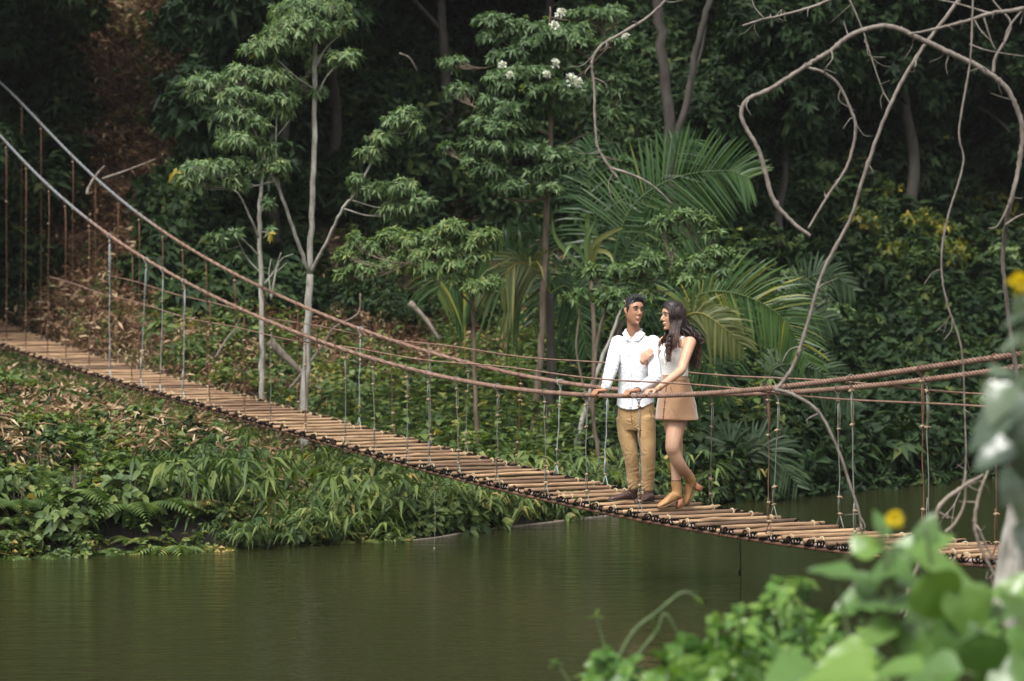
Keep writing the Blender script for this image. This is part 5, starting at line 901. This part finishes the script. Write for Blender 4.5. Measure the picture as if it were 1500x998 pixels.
def laces(parent, pts, mat, r=.0018):
    g = Geo(); 
    for a, b in pts: tube(g, np.array([a, (a + b) / 2 + np.array([0, -.004, .004]), b]), r, 5)
    return g.build('laces', mat, parent)

# ---- the man
def rail_pt(x, c=C_NEAR): s = s_at(x, c); return bp(s, c, float(rail_z(s)))
YM = 21.62; P = Pm(YM); zf = .762
man = empty('person', (P(932, 731)[0], YM, zf), 'man in white shirt and khaki trousers standing with both hands on the bridge cable', 'person')
g = Geo(); RX = lambda y: np.array([math.cos(y), math.sin(y), 0.]); FW = lambda y: np.array([math.sin(y), -math.cos(y), 0.]); px = 1 / ppm(YM)
yw = -.22      # chest turned a little to the left
rx, fw = RX(yw), FW(yw)
T, D, hdef = head(g, P(928.5, 456.0, -.03), .50, pitch=.02, tilt=.07, s=1.0)
limb(g, [P(927, 468, .01), P(928, 482, .01), P(930, 494, .03)], [.056, .055, .058])
tor = [(P(931, 490, .02), .075, .05, .06), (P(931, 499, 0), .155, .085, .10), (P(931, 515, 0), .165, .115, .105), (P(931, 540, 0), .150, .115, .10), (P(931, 565, 0), .142, .11, .095), (P(931, 590, 0), .155, .11, .11), (P(931, 612, 0), .165, .11, .12)]
ringloft(g, dens([(c, rx * a * .90, fw * (f * .86 - .012 * (i < 2)), -fw * b * .9) for i, (c, a, f, b) in enumerate(tor)])[::-1], 28)
rl, rr_ = rail_pt(877), rail_pt(924)
hz = np.array([0, 0, .0235 + .013]); W1 = rl + BN * .062 + hz + UP * .006; W2 = rr_ + BN * .062 + hz + UP * .006
E1, E2 = P(896, 538, -.10), P(960, 556, -.28); S1_, S2_ = P(905, 498, .03), P(957, 498, -.02)
limb(g, [S1_, (S1_ + E1) / 2, E1], [.055, .048, .042]); limb(g, [E1, (E1 * .6 + W1 * .4), W1], [.043, .040, .027]); limb(g, [S2_, (S2_ + E2) / 2, E2], [.055, .048, .042]); limb(g, [E2, E2 * .6 + W2 * .4, W2], [.043, .040, .027])
hand(g, W1, -BN, UP, 1, 1.0, (.95, 1.25, .8)); hand(g, W2, -BN, UP, 1, 1.0, (.95, 1.25, .8))
A1, A2 = P(929, 716, .06), P(949, 719, -.04)
legm = [([P(916.5, 612, .03), P(919, 640, .02), P(923.5, 664, .0), P(927, 690, .03), A1], [.080, .072, .054, .050, .04]), ([P(946, 612, -.04), P(947.5, 640, -.06), P(949.5, 664, -.09), P(949.5, 690, -.07), A2], [.080, .072, .054, .050, .04])]
for p_, r_ in legm: limb(g, p_, r_)
body = fuse(g, 'body', M['skin_m'], man, .0042, 3, .5, deform=hdef)
face_parts(T, D, man, 1.0, M['lip_m'], M['hair_m'])
# shirt
g = Geo(); ringloft(g, dens([(c, rx * (a + .006 + .008 * (i > 2)), fw * (f + .012), -fw * (b + .012)) for i, (c, a, f, b) in enumerate(tor[1:-1])] + [(P(931, 596.5), rx * .170, fw * .130, -fw * .128), (P(931, 604), rx * .176, fw * .134, -fw * .13)])[::-1], 32)
ringloft(g, dens([(P(929.5, 486.5, .01), rx * .062, fw * .056, -fw * .066), (P(930, 490, .02), rx * .080, fw * .064, -fw * .075), (P(931, 495, .02), rx * .125, fw * .075, -fw * .095), (P(931, 501, .01), rx * .16, fw * .09, -fw * .105)])[::-1], 32)
limb(g, [S1_ + rx * .012 - UP * .01, (S1_ + E1) / 2, E1], [.070, .064, .058]); limb(g, [E1, E1 * .6 + W1 * .4, W1 + (E1 - W1) * .10], [.060, .053, .042]); limb(g, [S2_ - rx * .004 - UP * .01, (S2_ + E2) / 2, E2], [.070, .066, .060]); limb(g, [E2, E2 * .6 + W2 * .4, W2 + (E2 - W2) * .13], [.061, .054, .042])
Vc = P(924, 494, -.12)
def shirt_def(V, N):
    return folds(V, N, [(E1, .09, (E1 - S1_) , .035, .011), (E2, .10, (E2 - S2_) + np.array([.1, 0, .1]), .038, .013), (E1 * .5 + W1 * .5, .09, unit(W1 - E1) + np.array([.3, 0, .3]), .032, .009), (E2 * .5 + W2 * .5, .09, unit(W2 - E2) + np.array([.2, 0, -.3]), .034, .010), (P(945, 560, -.12), .10, (.7, 0, .7), .042, .009), (P(915, 560, -.12), .10, (-.8, 0, .5), .045, .008), (P(932, 525, -.12), .10, (.9, 0, .25), .06, .005), (P(925, 590, -.12), .09, (1, 0, .1), .04, .007), (P(955, 512, -.06), .05, (.4, 0, 1), .03, .008), (P(907, 512, -.06), .05, (-.5, 0, 1), .03, .007)])
def shirt_keep(V):
    ux = (V - P(923.5, 497, 0)) @ RX(0) ; h = V[:, 2] - P(923, 497)[2]; fr = (V - P(930, 490, .0)) @ fw > .02
    v = fr & (np.abs(ux - h * .05) < .003 + np.maximum(h, 0) * .62) & (h > -.004)
    xp = 750 + (V[:, 0] / V[:, 1]) * FPX; zh = np.interp(xp, [898, 904, 909, 918, 930, 942, 952, 964], [591, 594, 598, 600, 600, 597, 592, 587]); lim = CAM[2] - (zh - 440) / FPX * V[:, 1]; return ~v & (V[:, 2] > lim)
shirt = fuse(g, 'shirt', M['shirt'], man, .0058, 4, .5, shirt_def, keep=shirt_keep)
# collar, placket, buttons, cuffs, pocket
def flap(pts, th=.006):
    g = Geo(); V = np.array(pts); n_ = unit(np.cross(V[1] - V[0], V[2] - V[0])); n_ = n_ if n_ @ fw > 0 else -n_; k = len(V); VV = np.vstack([V + n_ * th, V - n_ * 0.0]); top = np.arange(k)[None]; g.add(VV, [np.concatenate([top, (top + k)[:, ::-1]]), np.array([[i, (i + 1) % k, (i + 1) % k + k, i + k] for i in range(k)])]); return g
fo = -.0
def patch(A, B, C, D_, bulge, name):
    """collar leaf: a bent four-cornered piece of cloth with thickness"""
    g = Geo(); u, v = np.meshgrid(np.linspace(0, 1, 7), np.linspace(0, 1, 6), indexing='ij'); u = u[..., None]; v = v[..., None]; V = (A * (1 - u) + B * u) * (1 - v) + (D_ * (1 - u) + C * u) * v + fw * bulge * np.sin(math.pi * u) * np.sin(math.pi * (v * .6 + .2)); V = V.reshape(-1, 3)
    i, j = np.meshgrid(np.arange(6), np.arange(5), indexing='ij'); q = np.stack([i * 6 + j, (i + 1) * 6 + j, (i + 1) * 6 + j + 1, i * 6 + j + 1], -1).reshape(-1, 4); n_ = len(V); g.add(np.vstack([V, V - fw * .005]), [q, q[:, ::-1] + n_]); return g.build(name, M['shirt'], man)
patch(P(916.5, 482.5, -.045), P(923.5, 495, -.118), P(917.5, 498, -.122), P(911.5, 488.5, -.035), .006, 'collar'); patch(P(938, 483, -.05), P(926, 495.5, -.122), P(935.5, 499, -.125), P(945.5, 489, -.03), .006, 'collar')
g = Geo(); limb(g, [P(917.5, 484.5, -.05), P(915.5, 483.5, .0), P(919, 482, .05), P(928, 481, .07), P(938, 481.5, .045), P(940.5, 483, .0), P(938, 485, -.055)], [.004, .004, .005, .005, .005, .004, .004], 8); g.build('collar_band', M['shirt'], man)
def front_pt(y, x=924.5): f = np.interp(y, [499, 515, 540, 565, 590], [.097, .127, .127, .122, .126]); c = P(931, y); xo = ((x - 931) * px) / math.cos(yw); return c + rx * xo + fw * (f + .004) * math.sqrt(max(0, 1 - (xo / .17) ** 2))
g = Geo(); ys = np.linspace(499, 596, 20); Q = np.array([front_pt(y, 924.5 + (y - 499) * .03) for y in ys]); V = np.stack([Q - rx * .016, Q - rx * .015 + fw * .004, Q + rx * .015 + fw * .004, Q + rx * .016], 1).reshape(-1, 3); i = np.arange(19)[:, None] * 4; g.add(V, np.concatenate([i + np.array([[k, k + 1, k + 5, k + 4]]) for k in range(3)])); g.build('placket', M['shirt'], shirt)
for y in (505, 520, 536, 552, 568, 584): g = Geo(); q = front_pt(y, 924.8); tube(g, [q + fw * .003, q + fw * .008], .0055, 10); g.build('button', M['button'], shirt)
for W_, E_ in ((W1, E1), (W2, E2)): g = Geo(); d_ = unit(E_ - W_); tube(g, [W_ + d_ * .012, W_ + d_ * .05], [.036, .041], 16, cap=False); tube(g, [W_ + d_ * .012, W_ + d_ * .016, W_ + d_ * .05], [.033, .033, .037], 16, cap=False); g.build('cuff', M['shirt'], man)
# trousers
g = Geo(); ringloft(g, dens([(P(932, 580), rx * .152, fw * .105, -fw * .112), (P(932, 598), rx * .165, fw * .112, -fw * .128), (P(932, 615), rx * .170, fw * .112, -fw * .13), (P(932, 630), rx * .155, fw * .095, -fw * .11)])[::-1], 30)
for (p_, r_), ank in zip(legm, (A1, A2)): limb(g, [p_[0], p_[1], p_[2], p_[3], ank + UP * .015], [.088, .082, .066, .060, .056])
def tr_def(V, N):
    it = []
    for (p_, r_) in legm: it += [(p_[2] + UP * .0, .055, (.45, 0, 1), .040, .016), (p_[4] + UP * .05, .055, (-.35, 0, 1), .042, .020), (p_[3] - UP * .02, .06, (-.5, 0, .8), .055, .010), (p_[1], .08, (.8, 0, .5), .06, .008)]
    it += [(P(924, 622, -.1), .06, (-.7, 0, .8), .03, .008), (P(936, 622, -.1), .06, (.7, 0, .8), .03, .008)]
    return folds(V, N, it)
trs = fuse(g, 'trousers', M['chino'], man, .0062, 4, .5, tr_def)
g = Geo(); tube(g, catmull([P(924, 597, -.15), P(924.5, 610, -.15), P(926, 622, -.13)], 4), .0028, 5); tube(g, catmull([P(951, 601, -.12), P(956, 612, -.09), P(959, 620, -.04)], 4), .0028, 5); tube(g, catmull([P(958, 640, -.04), P(957, 670, -.06), P(956, 700, -.06)], 4), .002, 5); g.build('seams', M['seam'], trs)
# shoes
def shoe(toe, heel, ankle, mat, sole, parent, wd=.046, name='shoe', h=.055, shaft=None, lacemat=None):
    d = unit((toe - heel) * [1, 1, 0]); l = np.cross(UP, d); L = np.linalg.norm((toe - heel)[:2]); g = Geo(); b = heel; z = UP
    rg = []
    for u, w_, hh in ((0.0, .6, .045), (.06, .75, .062), (.25, .78, .075), (.45, .85, .062), (.62, 1.0, .045), (.8, .95, .034), (.93, .7, .027), (1.0, .3, .018)): rg.append((b + d * L * u + z * (.012 + hh / 2 + (toe[2] - heel[2]) * u), l * wd * w_, z * hh / 2, -z * hh / 2))
    ringloft(g, dens(rg, 4), 20, pw=2.4); limb(g, [b + d * L * .17 + z * .04, (b + d * L * .15 + z * .04) * .5 + ankle * .5, ankle], [.042, .04, .042]); o = fuse(g, name, mat, parent, .0045, 3)
    g = Geo(); ringloft(g, [(b + d * L * u + z * ((toe[2] - heel[2]) * u + e), l * wd * w_ * 1.07, d * .001, -d * .001) for u, w_, e in ((0, .6, 0),)] * 1 + [], 4) if False else None
    V = []; n_ = 12
    for u in np.linspace(-.02, 1.02, n_): w_ = np.interp(u, [-.02, .08, .3, .62, .85, 1.02], [.35, .78, .75, 1.05, .9, .2]); c = b + d * L * u + z * ((toe[2] - heel[2]) * u); V += [c - l * wd * w_ + z * .014, c + l * wd * w_ + z * .014, c + l * wd * w_, c - l * wd * w_]
    i = np.arange(n_ - 1)[:, None] * 4; g = Geo(); g.add(V, np.concatenate([i + np.array([[k, (k + 1) % 4, (k + 1) % 4 + 4, k + 4]]) for k in range(4)] + [np.array([[0, 3, 2, 1]]), np.array([[(n_ - 1) * 4, (n_ - 1) * 4 + 1, (n_ - 1) * 4 + 2, (n_ - 1) * 4 + 3]])])); g.build('sole', sole, o, False)
    laces(o, [(b + d * L * q + z * (.068 + (.45 - q) * .11 - (q > .42) * .0) + l * .022, b + d * L * (q + .03) + z * (.066 + (.45 - q) * .11) - l * .022) for q in (.30, .37, .44, .51)], lacemat or M['sole']); return o
zs = lambda x, y, Y: np.array([at(x, y, Y)[0], Y, 0.])
def dk(p): s = -(BB[0] * p[0] + BB[1] * p[1]); return np.array([p[0], p[1], float(deck_z(s)) + .016])
sh = shoe(dk(zs(892, 728, 21.60)), dk(zs(932, 728, 21.74)), A1 + UP * .0, M['shoe'], M['sole'], man); sh = shoe(dk(zs(931, 735, 21.38)), dk(zs(956, 733, 21.62)), A2, M['shoe'], M['sole'], man)
# hair
HZ = np.array([-.118, -.110, -.094, -.070, -.042, -.012, .02, .055, .088, .112, .122]); HX = np.array([.018, .034, .047, .060, .069, .0735, .0765, .0745, .064, .043, .014]); HF = np.array([.055, .071, .079, .083, .086, .090, .093, .090, .076, .050, .014]); HB = np.array([.004, .01, .030, .055, .080, .098, .102, .096, .078, .050, .014])
def hair_shell(T, hl, grow, k=56, m=12, t=.1):
    """a close layer of hair over the skull, down to the hairline hl(angle), 0 = front"""
    g = Geo(); a = np.linspace(0, 2 * math.pi, k, endpoint=False); V = []
    for q in a:
        f = math.cos(q); z0 = hl(abs((q + math.pi) % (2 * math.pi) - math.pi)); zz = np.concatenate([[z0, z0], z0 + (.120 - z0) * np.sin(np.linspace(.04, math.pi / 2, m - 2))]); 
        for i_, z in enumerate(zz):
            gr = grow(abs((q + math.pi) % (2 * math.pi) - math.pi), z) * (1 if i_ > 1 else (-1.2 if i_ == 0 else .25)); x_ = np.interp(z, HZ, HX) + gr; y_ = (np.interp(z, HZ, HF) if f > 0 else np.interp(z, HZ, HB)) + gr; V.append(T(math.sin(q) * x_, -f * y_ + (.006 if z > .08 else 0), z + gr * max(0, (z - .04) / .08)))
    V = np.array(V); i2 = np.arange(k)[:, None]; j2 = np.arange(m - 1)[None]; Fq = np.stack([i2 * m + j2, ((i2 + 1) % k) * m + j2, ((i2 + 1) % k) * m + j2 + 1, i2 * m + j2 + 1], -1).reshape(-1, 4); V = np.vstack([V, V[m - 1::m].mean(0) + (T(0, 0, 1) - T(0, 0, 0)) * .002]); top = np.stack([np.arange(k) * m + m - 1, ((np.arange(k) + 1) % k) * m + m - 1, np.full(k, k * m)], 1)
    g.add(V, [Fq, top], t); return g
g = hair_shell(T, lambda q: np.interp(q, [0, .6, .95, 1.25, 1.45, 1.6, 1.9, 2.4, 3.15], [.084, .078, .052, .008, -.030, .0, -.03, -.062, -.072]), lambda q, z: .002 + .008 * np.clip((z - .07) / .05, 0, 1))
for i in range(230):
    x0 = prng.uniform(-.055, .055); y0 = prng.uniform(-.068, .06); zt = .10 - 5.5 * x0 * x0 - 2.5 * (y0 + .0) ** 2; fr = np.clip((.02 - y0) / .09, 0, 1); h_ = .024 + .040 * fr; zt += .006
    a0 = T(x0, y0, zt); a1 = T(x0 * 1.05 + prng.normal(0, .004), y0 - .006 * fr + .01 * (1 - fr), zt + h_ * .6); a2 = T(x0 * 1.05 + prng.normal(.004, .006), y0 + .018 + prng.normal(0, .006), zt + h_ * prng.uniform(.8, 1.2)); tube(g, catmull([a0, a1, a2], 3), np.array([.007, .0065, .006, .005, .004, .0025, .001]), 5, prng.uniform(0, .6))
g.build('hair', M['hair_m'], man)

# ---- the woman
YW = 21.06; P = Pm(YW); pw_ = 1 / ppm(YW)
woman = empty('person', (P(988, 741)[0], YW, .757), 'woman in white top, tan skirt and ankle boots, long dark hair, holding the man\'s arm', 'person')
yw = -.85; rx, fw = RX(yw), FW(yw); g = Geo()
T, D, hdef = head(g, P(985.5, 463.5, .02), -1.22, pitch=.06, tilt=0, s=.985, fem=1.)
limb(g, [P(988, 474, .03), P(990, 485, .03), P(992, 494, .03)], [.048, .046, .058])
tw_ = [(P(991, 491, .03), .06, .045, .05), (P(992, 499, .02), .135, .07, .085), (P(991, 512, 0), .140, .10, .085), (P(990, 523, 0), .138, .128, .082), (P(989, 536, 0), .122, .105, .08), (P(989, 552, 0), .118, .092, .085), (P(990, 570, 0), .145, .105, .11), (P(991, 590, 0), .170, .11, .135), (P(992, 608, 0), .168, .10, .125)]
ringloft(g, dens([(c, rx * a, fw * f, -fw * b) for c, a, f, b in tw_])[::-1], 28)
rw = rail_pt(951); WL = rw + BN * .066 + hz + UP * .010 - BB * .0
SL = P(1011, 500, -.06); EL = P(998, 543, -.30); SR = P(974, 500, .14); WR = P(940, 530, .16) 
WR = np.array(at(940.5, 529, 21.39)); ER = np.array(at(968, 538, 21.62))
limb(g, [SL, (SL * .5 + EL * .5), EL], [.056, .046, .038]); limb(g, [EL, EL * .6 + WL * .4, WL], [.038, .036, .023]); limb(g, [SR, (SR + ER) / 2, ER], [.052, .045, .038]); limb(g, [ER, (ER + WR) / 2, WR], [.037, .032, .023])
hand(g, WL, -BN, UP, -1, .90, (.95, 1.25, .8)); hand(g, WR, np.array([.52, -.12, .62]), np.array([-.35, -1, .1]), -1, .86, (.30, .55, .5), spread=.12, thumb=(.1, .3))
# legs: far leg straight, near leg bent back on its toe
AF, AN = P(990.5, 706, .02), P(1008, 696, .06)
limb(g, [P(985, 598, .05), P(987, 628, .04), P(990, 655, .04), P(991, 680, .06), AF, AF - UP * .05], [.092, .082, .060, .057, .040, .036])
limb(g, [P(993, 598, .0), P(991, 620, -.04), P(985.5, 651, -.12), P(987, 663, -.11), P(996, 682, -.06), AN, AN - UP * .03], [.086, .086, .064, .060, .056, .039, .035])
wb = fuse(g, 'body', M['skin_w'], woman, .0042, 3, .5, deform=hdef)
face_parts(T, D, woman, 1.0, M['lip_w'], M['hair_w'], True, .002)
# sleeveless top
g = Geo(); tt_ = [(P(991, 509, .0), .128, .098, .08), (P(990.5, 514, .0), .146, .116, .094), (P(990, 523, 0), .148, .142, .092), (P(989, 536, 0), .132, .118, .09), (P(989, 547, 0), .130, .105, .094), (P(989, 551, 0), .132, .106, .096)]
ringloft(g, dens([(c, rx * a, fw * f, -fw * b) for c, a, f, b in tt_])[::-1], 32)
for e in (-1, 1): tube(g, catmull([P(990, 514, 0) + rx * e * .085 + fw * .10, P(991, 503, .02) + rx * e * .085 + fw * .078, P(991.5, 494.5, .03) + rx * e * .085 + fw * .01, P(991, 502, .03) + rx * e * .08 - fw * .082, P(990, 514, 0) + rx * e * .07 - fw * .085], 5), .017, 10)
top = fuse(g, 'sleeveless_top', M['knit'], woman, .0055, 3, .5, lambda V, N: folds(V, N, [(P(975, 545, -.1), .06, (.2, 0, 1), .022, .007), (P(985, 520, -.14), .06, (.9, 0, -.5), .03, .006), (P(1003, 540, -.05), .06, (.3, 0, 1), .028, .006)]))
g = Geo(); a0 = P(972.5, 503, -.13) 
for dx in (0, .010): tube(g, catmull([a0 + [dx, 0, 0], a0 + [dx - .012, -.02, -.06], a0 + [dx - .004, -.03, -.13], a0 + [dx + .006, -.03, -.17]], 5), .0026, 5)
tube(g, [a0 + [.006, -.03, -.16], a0 + [.006, -.03, -.185]], [.007, .004], 8); g.build('neck_tie', M['knit'], top)
# skirt
sk = [(P(988.5, 548, 0), .128, .104, .096), (P(989, 556, 0), .134, .110, .104), (P(990, 570, 0), .158, .126, .126), (P(990.5, 590, 0), .186, .145, .152), (P(991, 606, 0), .200, .160, .162), (P(991.5, 615, 0), .206, .168, .168)]
g = Geo(); ringloft(g, dens([(c, rx * a, fw * f, -fw * b) for c, a, f, b in sk], 5)[::-1], 36); skv = fuse(g, 'skirt', M['skirt'], woman, .0062, 3, .5, lambda V, N: folds(V, N, [(P(1010, 605, -.05), .07, (1, 0, .3), .06, .016), (P(985, 600, -.15), .08, (.9, 0, -.4), .07, .009), (P(1000, 570, -.1), .06, (.5, 0, 1), .04, .006)]))
def sk_pt(y, off, e=.004): 
    ys_ = [548, 556, 570, 590, 606, 615]; a = np.interp(y, ys_, [q[1] for q in sk]); f = np.interp(y, ys_, [q[2] for q in sk]); c = P(990, y); return c + rx * a * math.sin(off) + fw * (f + e) * math.cos(off)
g = Geo(); tube(g, catmull([sk_pt(y, .05) for y in (550, 560, 575, 590, 605, 614)], 4), .0036, 6); g.build('front_opening', M['seam'], skv)
g = Geo(); tube(g, catmull([sk_pt(557, o_) for o_ in np.linspace(-1.4, 1.5, 12)], 3), .0028, 5); g.build('waistband_seam', M['seam'], skv); g = Geo(); tube(g, catmull([sk_pt(612, o_, .001) for o_ in np.linspace(-1.4, 1.5, 12)], 3), .0022, 5); g.build('hem_seam', M['heel'], skv); g = Geo(); tube(g, catmull([sk_pt(566, .35), sk_pt(576, .55), sk_pt(580, .95)], 4), .0028, 5); g.build('pocket_seam', M['seam'], skv)
for y in (554, 564, 575, 586, 597, 608): g = Geo(); q = sk_pt(y, .05); tube(g, [q, q + fw * .007], .007, 10); g.build('button', M['heel'], skv)
# boots
def ankle_boot(toe, heelpt, ank, hh):
    """toe on the ground, heelpt: where the back of the foot is, hh: heel height under it"""
    d = unit(toe - heelpt); l = unit(np.cross(UP, d)); n_ = np.cross(d, l); L = np.linalg.norm(toe - heelpt); g = Geo(); rg = []
    for u, w_, hgt in ((0., .65, .05), (.08, .8, .07), (.28, .8, .085), (.48, .82, .075), (.66, .98, .052), (.82, .92, .04), (.94, .65, .03), (1., .3, .02)): rg.append((heelpt + d * L * u + n_ * (hgt / 2 + .004), l * .040 * w_, n_ * hgt / 2, -n_ * hgt / 2))
    ringloft(g, dens(rg, 4), 20, pw=2.3); sh_ = unit(ank - (heelpt + d * L * .2)); limb(g, [heelpt + d * L * .20 + n_ * .04, (heelpt + d * L * .17) * .5 + ank * .5, ank + sh_ * .015], [.044, .044, .046]); o = fuse(g, 'ankle_boot', M['boot'], woman, .0045, 3)
    g = Geo(); hb = heelpt + d * .030; dn = unit(-n_ - .0 * d) if hh is None else -UP; H = .072 if hh is None else hh; q = [(hb + n_ * .006, l * .030, d * .030, -d * .030), (hb + dn * H * .5, l * .027, d * .026, -d * .026), (hb + dn * H, l * .028, d * .028, -d * .028)]; ringloft(g, q[::-1], 16, pw=3.5); g.build('heel', M['heel'], o); g = Geo(); torus_loop(g, ank + sh_ * .024, .046, .0035, l, d * 0 + unit(np.cross(l, sh_)), 18, 5); g.build('boot_rim', M['seam'], o)
    g = Geo(); V = []
    for u in np.linspace(.05, 1.0, 10): w_ = np.interp(u, [.05, .3, .66, .85, 1.0], [.7, .6, 1.02, .9, .25]); c = heelpt + d * L * u; V += [c - l * .040 * w_ + n_ * .006, c + l * .040 * w_ + n_ * .006, c + l * .040 * w_ - n_ * .008, c - l * .040 * w_ - n_ * .008]
    i = np.arange(9)[:, None] * 4; g.add(V, np.concatenate([i + np.array([[k, (k + 1) % 4, (k + 1) % 4 + 4, k + 4]]) for k in range(4)])); g.build('sole', M['seam'], o)
    laces(o, [(heelpt + d * L * q_ + n_ * (.098 + (.40 - q_) * .35 * (q_ < .4)) * (1.0 if q_ < .45 else .85) + l * .02, heelpt + d * L * (q_ + .02) + n_ * (.092 + (.40 - q_) * .35 * (q_ < .4)) * (1.0 if q_ < .45 else .85) - l * .02) for q_ in (.30, .36, .43, .5, .57)], M['seam']); return o
tF = dk(zs(964, 741, 20.98)) + UP * .004; hF = dk(zs(998.5, 741, 21.10)) + UP * .080; ankle_boot(tF, hF, AF + UP * -.01, .066)
tN = dk(zs(1005, 738, 21.15)) + UP * .012; hN = np.array(at(1019.5, 707, 21.2)); ankle_boot(tN, hN, AN + UP * 0, None)
# jewellery
def ringof(c, ax, r, rr, name, par):
    ax = unit(ax); u_ = unit(np.cross(ax, UP)); v_ = np.cross(ax, u_); g = Geo(); torus_loop(g, c, r, rr, u_, v_, 20, 6); return g.build(name, M['gold'], par)
ringof(WL + unit(EL - WL) * .03, EL - WL, .027, .0035, 'bracelet', woman); ringof(WL + unit(EL - WL) * .045, EL - WL, .028, .0025, 'bracelet', woman); ringof(WR + unit(ER - WR) * .02, ER - WR, .027, .004, 'bracelet', woman)
# long hair
g = hair_shell(T, lambda q: np.interp(q, [0, .5, .9, 1.3, 1.6, 2.2, 3.15], [.082, .076, .05, -.02, -.07, -.10, -.105]), lambda q, z: .012 + .006 * np.clip((z - .02) / .08, 0, 1))
def lock(pts, r0, r1, tint0, wob=.004, k=6, m=6):
    Q = catmull(pts, m); n_ = len(Q); u = np.linspace(0, 1, n_); ph = prng.uniform(0, 6.28); Q = Q + np.stack([np.sin(u * 15 + ph), np.cos(u * 13 + ph), 0 * u], 1) * (wob * u)[:, None]
    tt = np.repeat(np.clip(tint0 + .75 * np.maximum(u - .55, 0) / .45 * prng.uniform(.3, 1.1), 0, 1), k); g2 = Geo(); tube(g2, Q, np.interp(u, [0, .15, .7, 1], [r0 * .5, r0, r0 * .9, r1]), k, 0, cap=False); V, Fs, _ = g2.arrays(); g.add(V, Fs, tt)
for i in range(420):
    a = prng.uniform(-.2, math.pi + .2); top_ = T(prng.uniform(-.05, .05), prng.uniform(-.05, .06), .115)
    e = prng.choice([-1, 1]); yb = prng.uniform(-.045, .10); sx = math.sqrt(max(.1, 1 - (yb / .12) ** 2)) * .082
    s1 = T(e * sx * .8, yb * .9 + .0, .075); s2 = T(e * sx, yb, .0); s3 = T(e * sx * .9, yb + .015, -.07)
    side_front = yb < .0 and e == -1
    if yb < .0 and prng.random() < .35 and e == 1:      # falls forward over the near collar bone, gathered low
        end = P(979 + prng.normal(0, 2.0), 524 + prng.uniform(-6, 8), -.22 + prng.normal(0, .015)); midp = P(982 + prng.normal(0, 2.4), 500 + prng.normal(0, 3), -.19)
    elif side_front and prng.random() < .5:
        end = P(967 + prng.uniform(-2, 5), 508 + prng.uniform(-6, 4), .02); midp = P(975, 492, .0)
    else:
        end = P(1018 + prng.normal(0, 4.8) , 528 + prng.uniform(-22, 16), .05 + prng.normal(0, .03)); midp = P(1012 + prng.normal(0, 5.5), 492 + prng.normal(0, 4), .04 + prng.normal(0, .035))
    lock([top_, s1, s2, s3 * .75 + midp * .25, midp, midp * .5 + end * .5 + np.array([prng.normal(0, .012), 0, 0]), end], prng.uniform(.0045, .0080), .0012, prng.uniform(0, .55), wob=.020)
for i in range(150):     # hair falling past the near cheek
    y0 = prng.uniform(-.070, .045); a_ = T(prng.uniform(-.01, .03), y0 * .6, .128); b_ = T(.070 + prng.normal(0, .003), y0, .085); c_ = T(.092 + prng.normal(0, .004), y0 - .004, .02); d_ = T(.092, y0 + .005, -.05); e_ = P(982 + prng.normal(0, 2.2) + (max(y0, -.03) + .06) * 100, 487, -.13); f_ = P(982 + prng.normal(0, 2.5) + (max(y0, -.03) + .06) * 120, 505 + prng.normal(0, 4), -.20); lock([a_, b_, c_, d_, e_, f_], prng.uniform(.005, .008), .0015, prng.uniform(0, .45), wob=.010)
for i in range(26):     # twisted lock in front of the shoulder
    ph = i * .8; u = np.linspace(0, 1, 7); Q = [P(981.5 - 3.0 * q + 1.9 * math.sin(q * 13 + ph), 492 + 38 * q, -.21 - .02 * math.cos(q * 13 + ph)) for q in u]; lock(Q, .008, .002, prng.uniform(.2, .6), wob=.004)
g.build('hair', M['hair_w'], woman)
# ------------------------------------------------------------------ thin haze volume, added to lift the blacks
m = bpy.data.materials.new('black_lift_haze'); m.use_nodes = True; n = m.node_tree; n.nodes.clear(); o_ = n.nodes.new('ShaderNodeOutputMaterial'); pv = n.nodes.new('ShaderNodeVolumePrincipled')
pv.inputs['Color'].default_value = (.9, .92, .92, 1); pv.inputs['Density'].default_value = .0002; n.links.new(pv.outputs[0], o_.inputs['Volume'])
V = np.array([(x, y, z) for x in (-70, 70) for y in (-8, 130) for z in (-3.2, 64)], float)
hz_ = link_mesh('haze', np_mesh('haze', V, [np.array([(0, 1, 3, 2), (4, 6, 7, 5), (0, 4, 5, 1), (2, 3, 7, 6), (0, 2, 6, 4), (1, 5, 7, 3)])], smooth=False), m); tag(hz_, 'thin haze added to lift the dark tones', None, kind='stuff')

# ------------------------------------------------------------------ things that look alike are told apart by their order in the photo
ORD = 'leftmost second third fourth fifth sixth seventh eighth ninth tenth eleventh twelfth thirteenth fourteenth fifteenth sixteenth seventeenth eighteenth nineteenth twentieth'.split()
same = {}
for o in sc.objects:
    if o.parent is None and 'category' in o and 'label' in o: same.setdefault(o['label'], []).append(o)
for lb, os_ in same.items():
    if len(os_) > 1:
        os_.sort(key=lambda o: o.location.x / max(o.location.y, 1))
        for i, o in enumerate(os_):
            if i < len(ORD): o['label'] = (f'leftmost {lb}' if i == 0 else f'{ORD[i]} from left, {lb}')
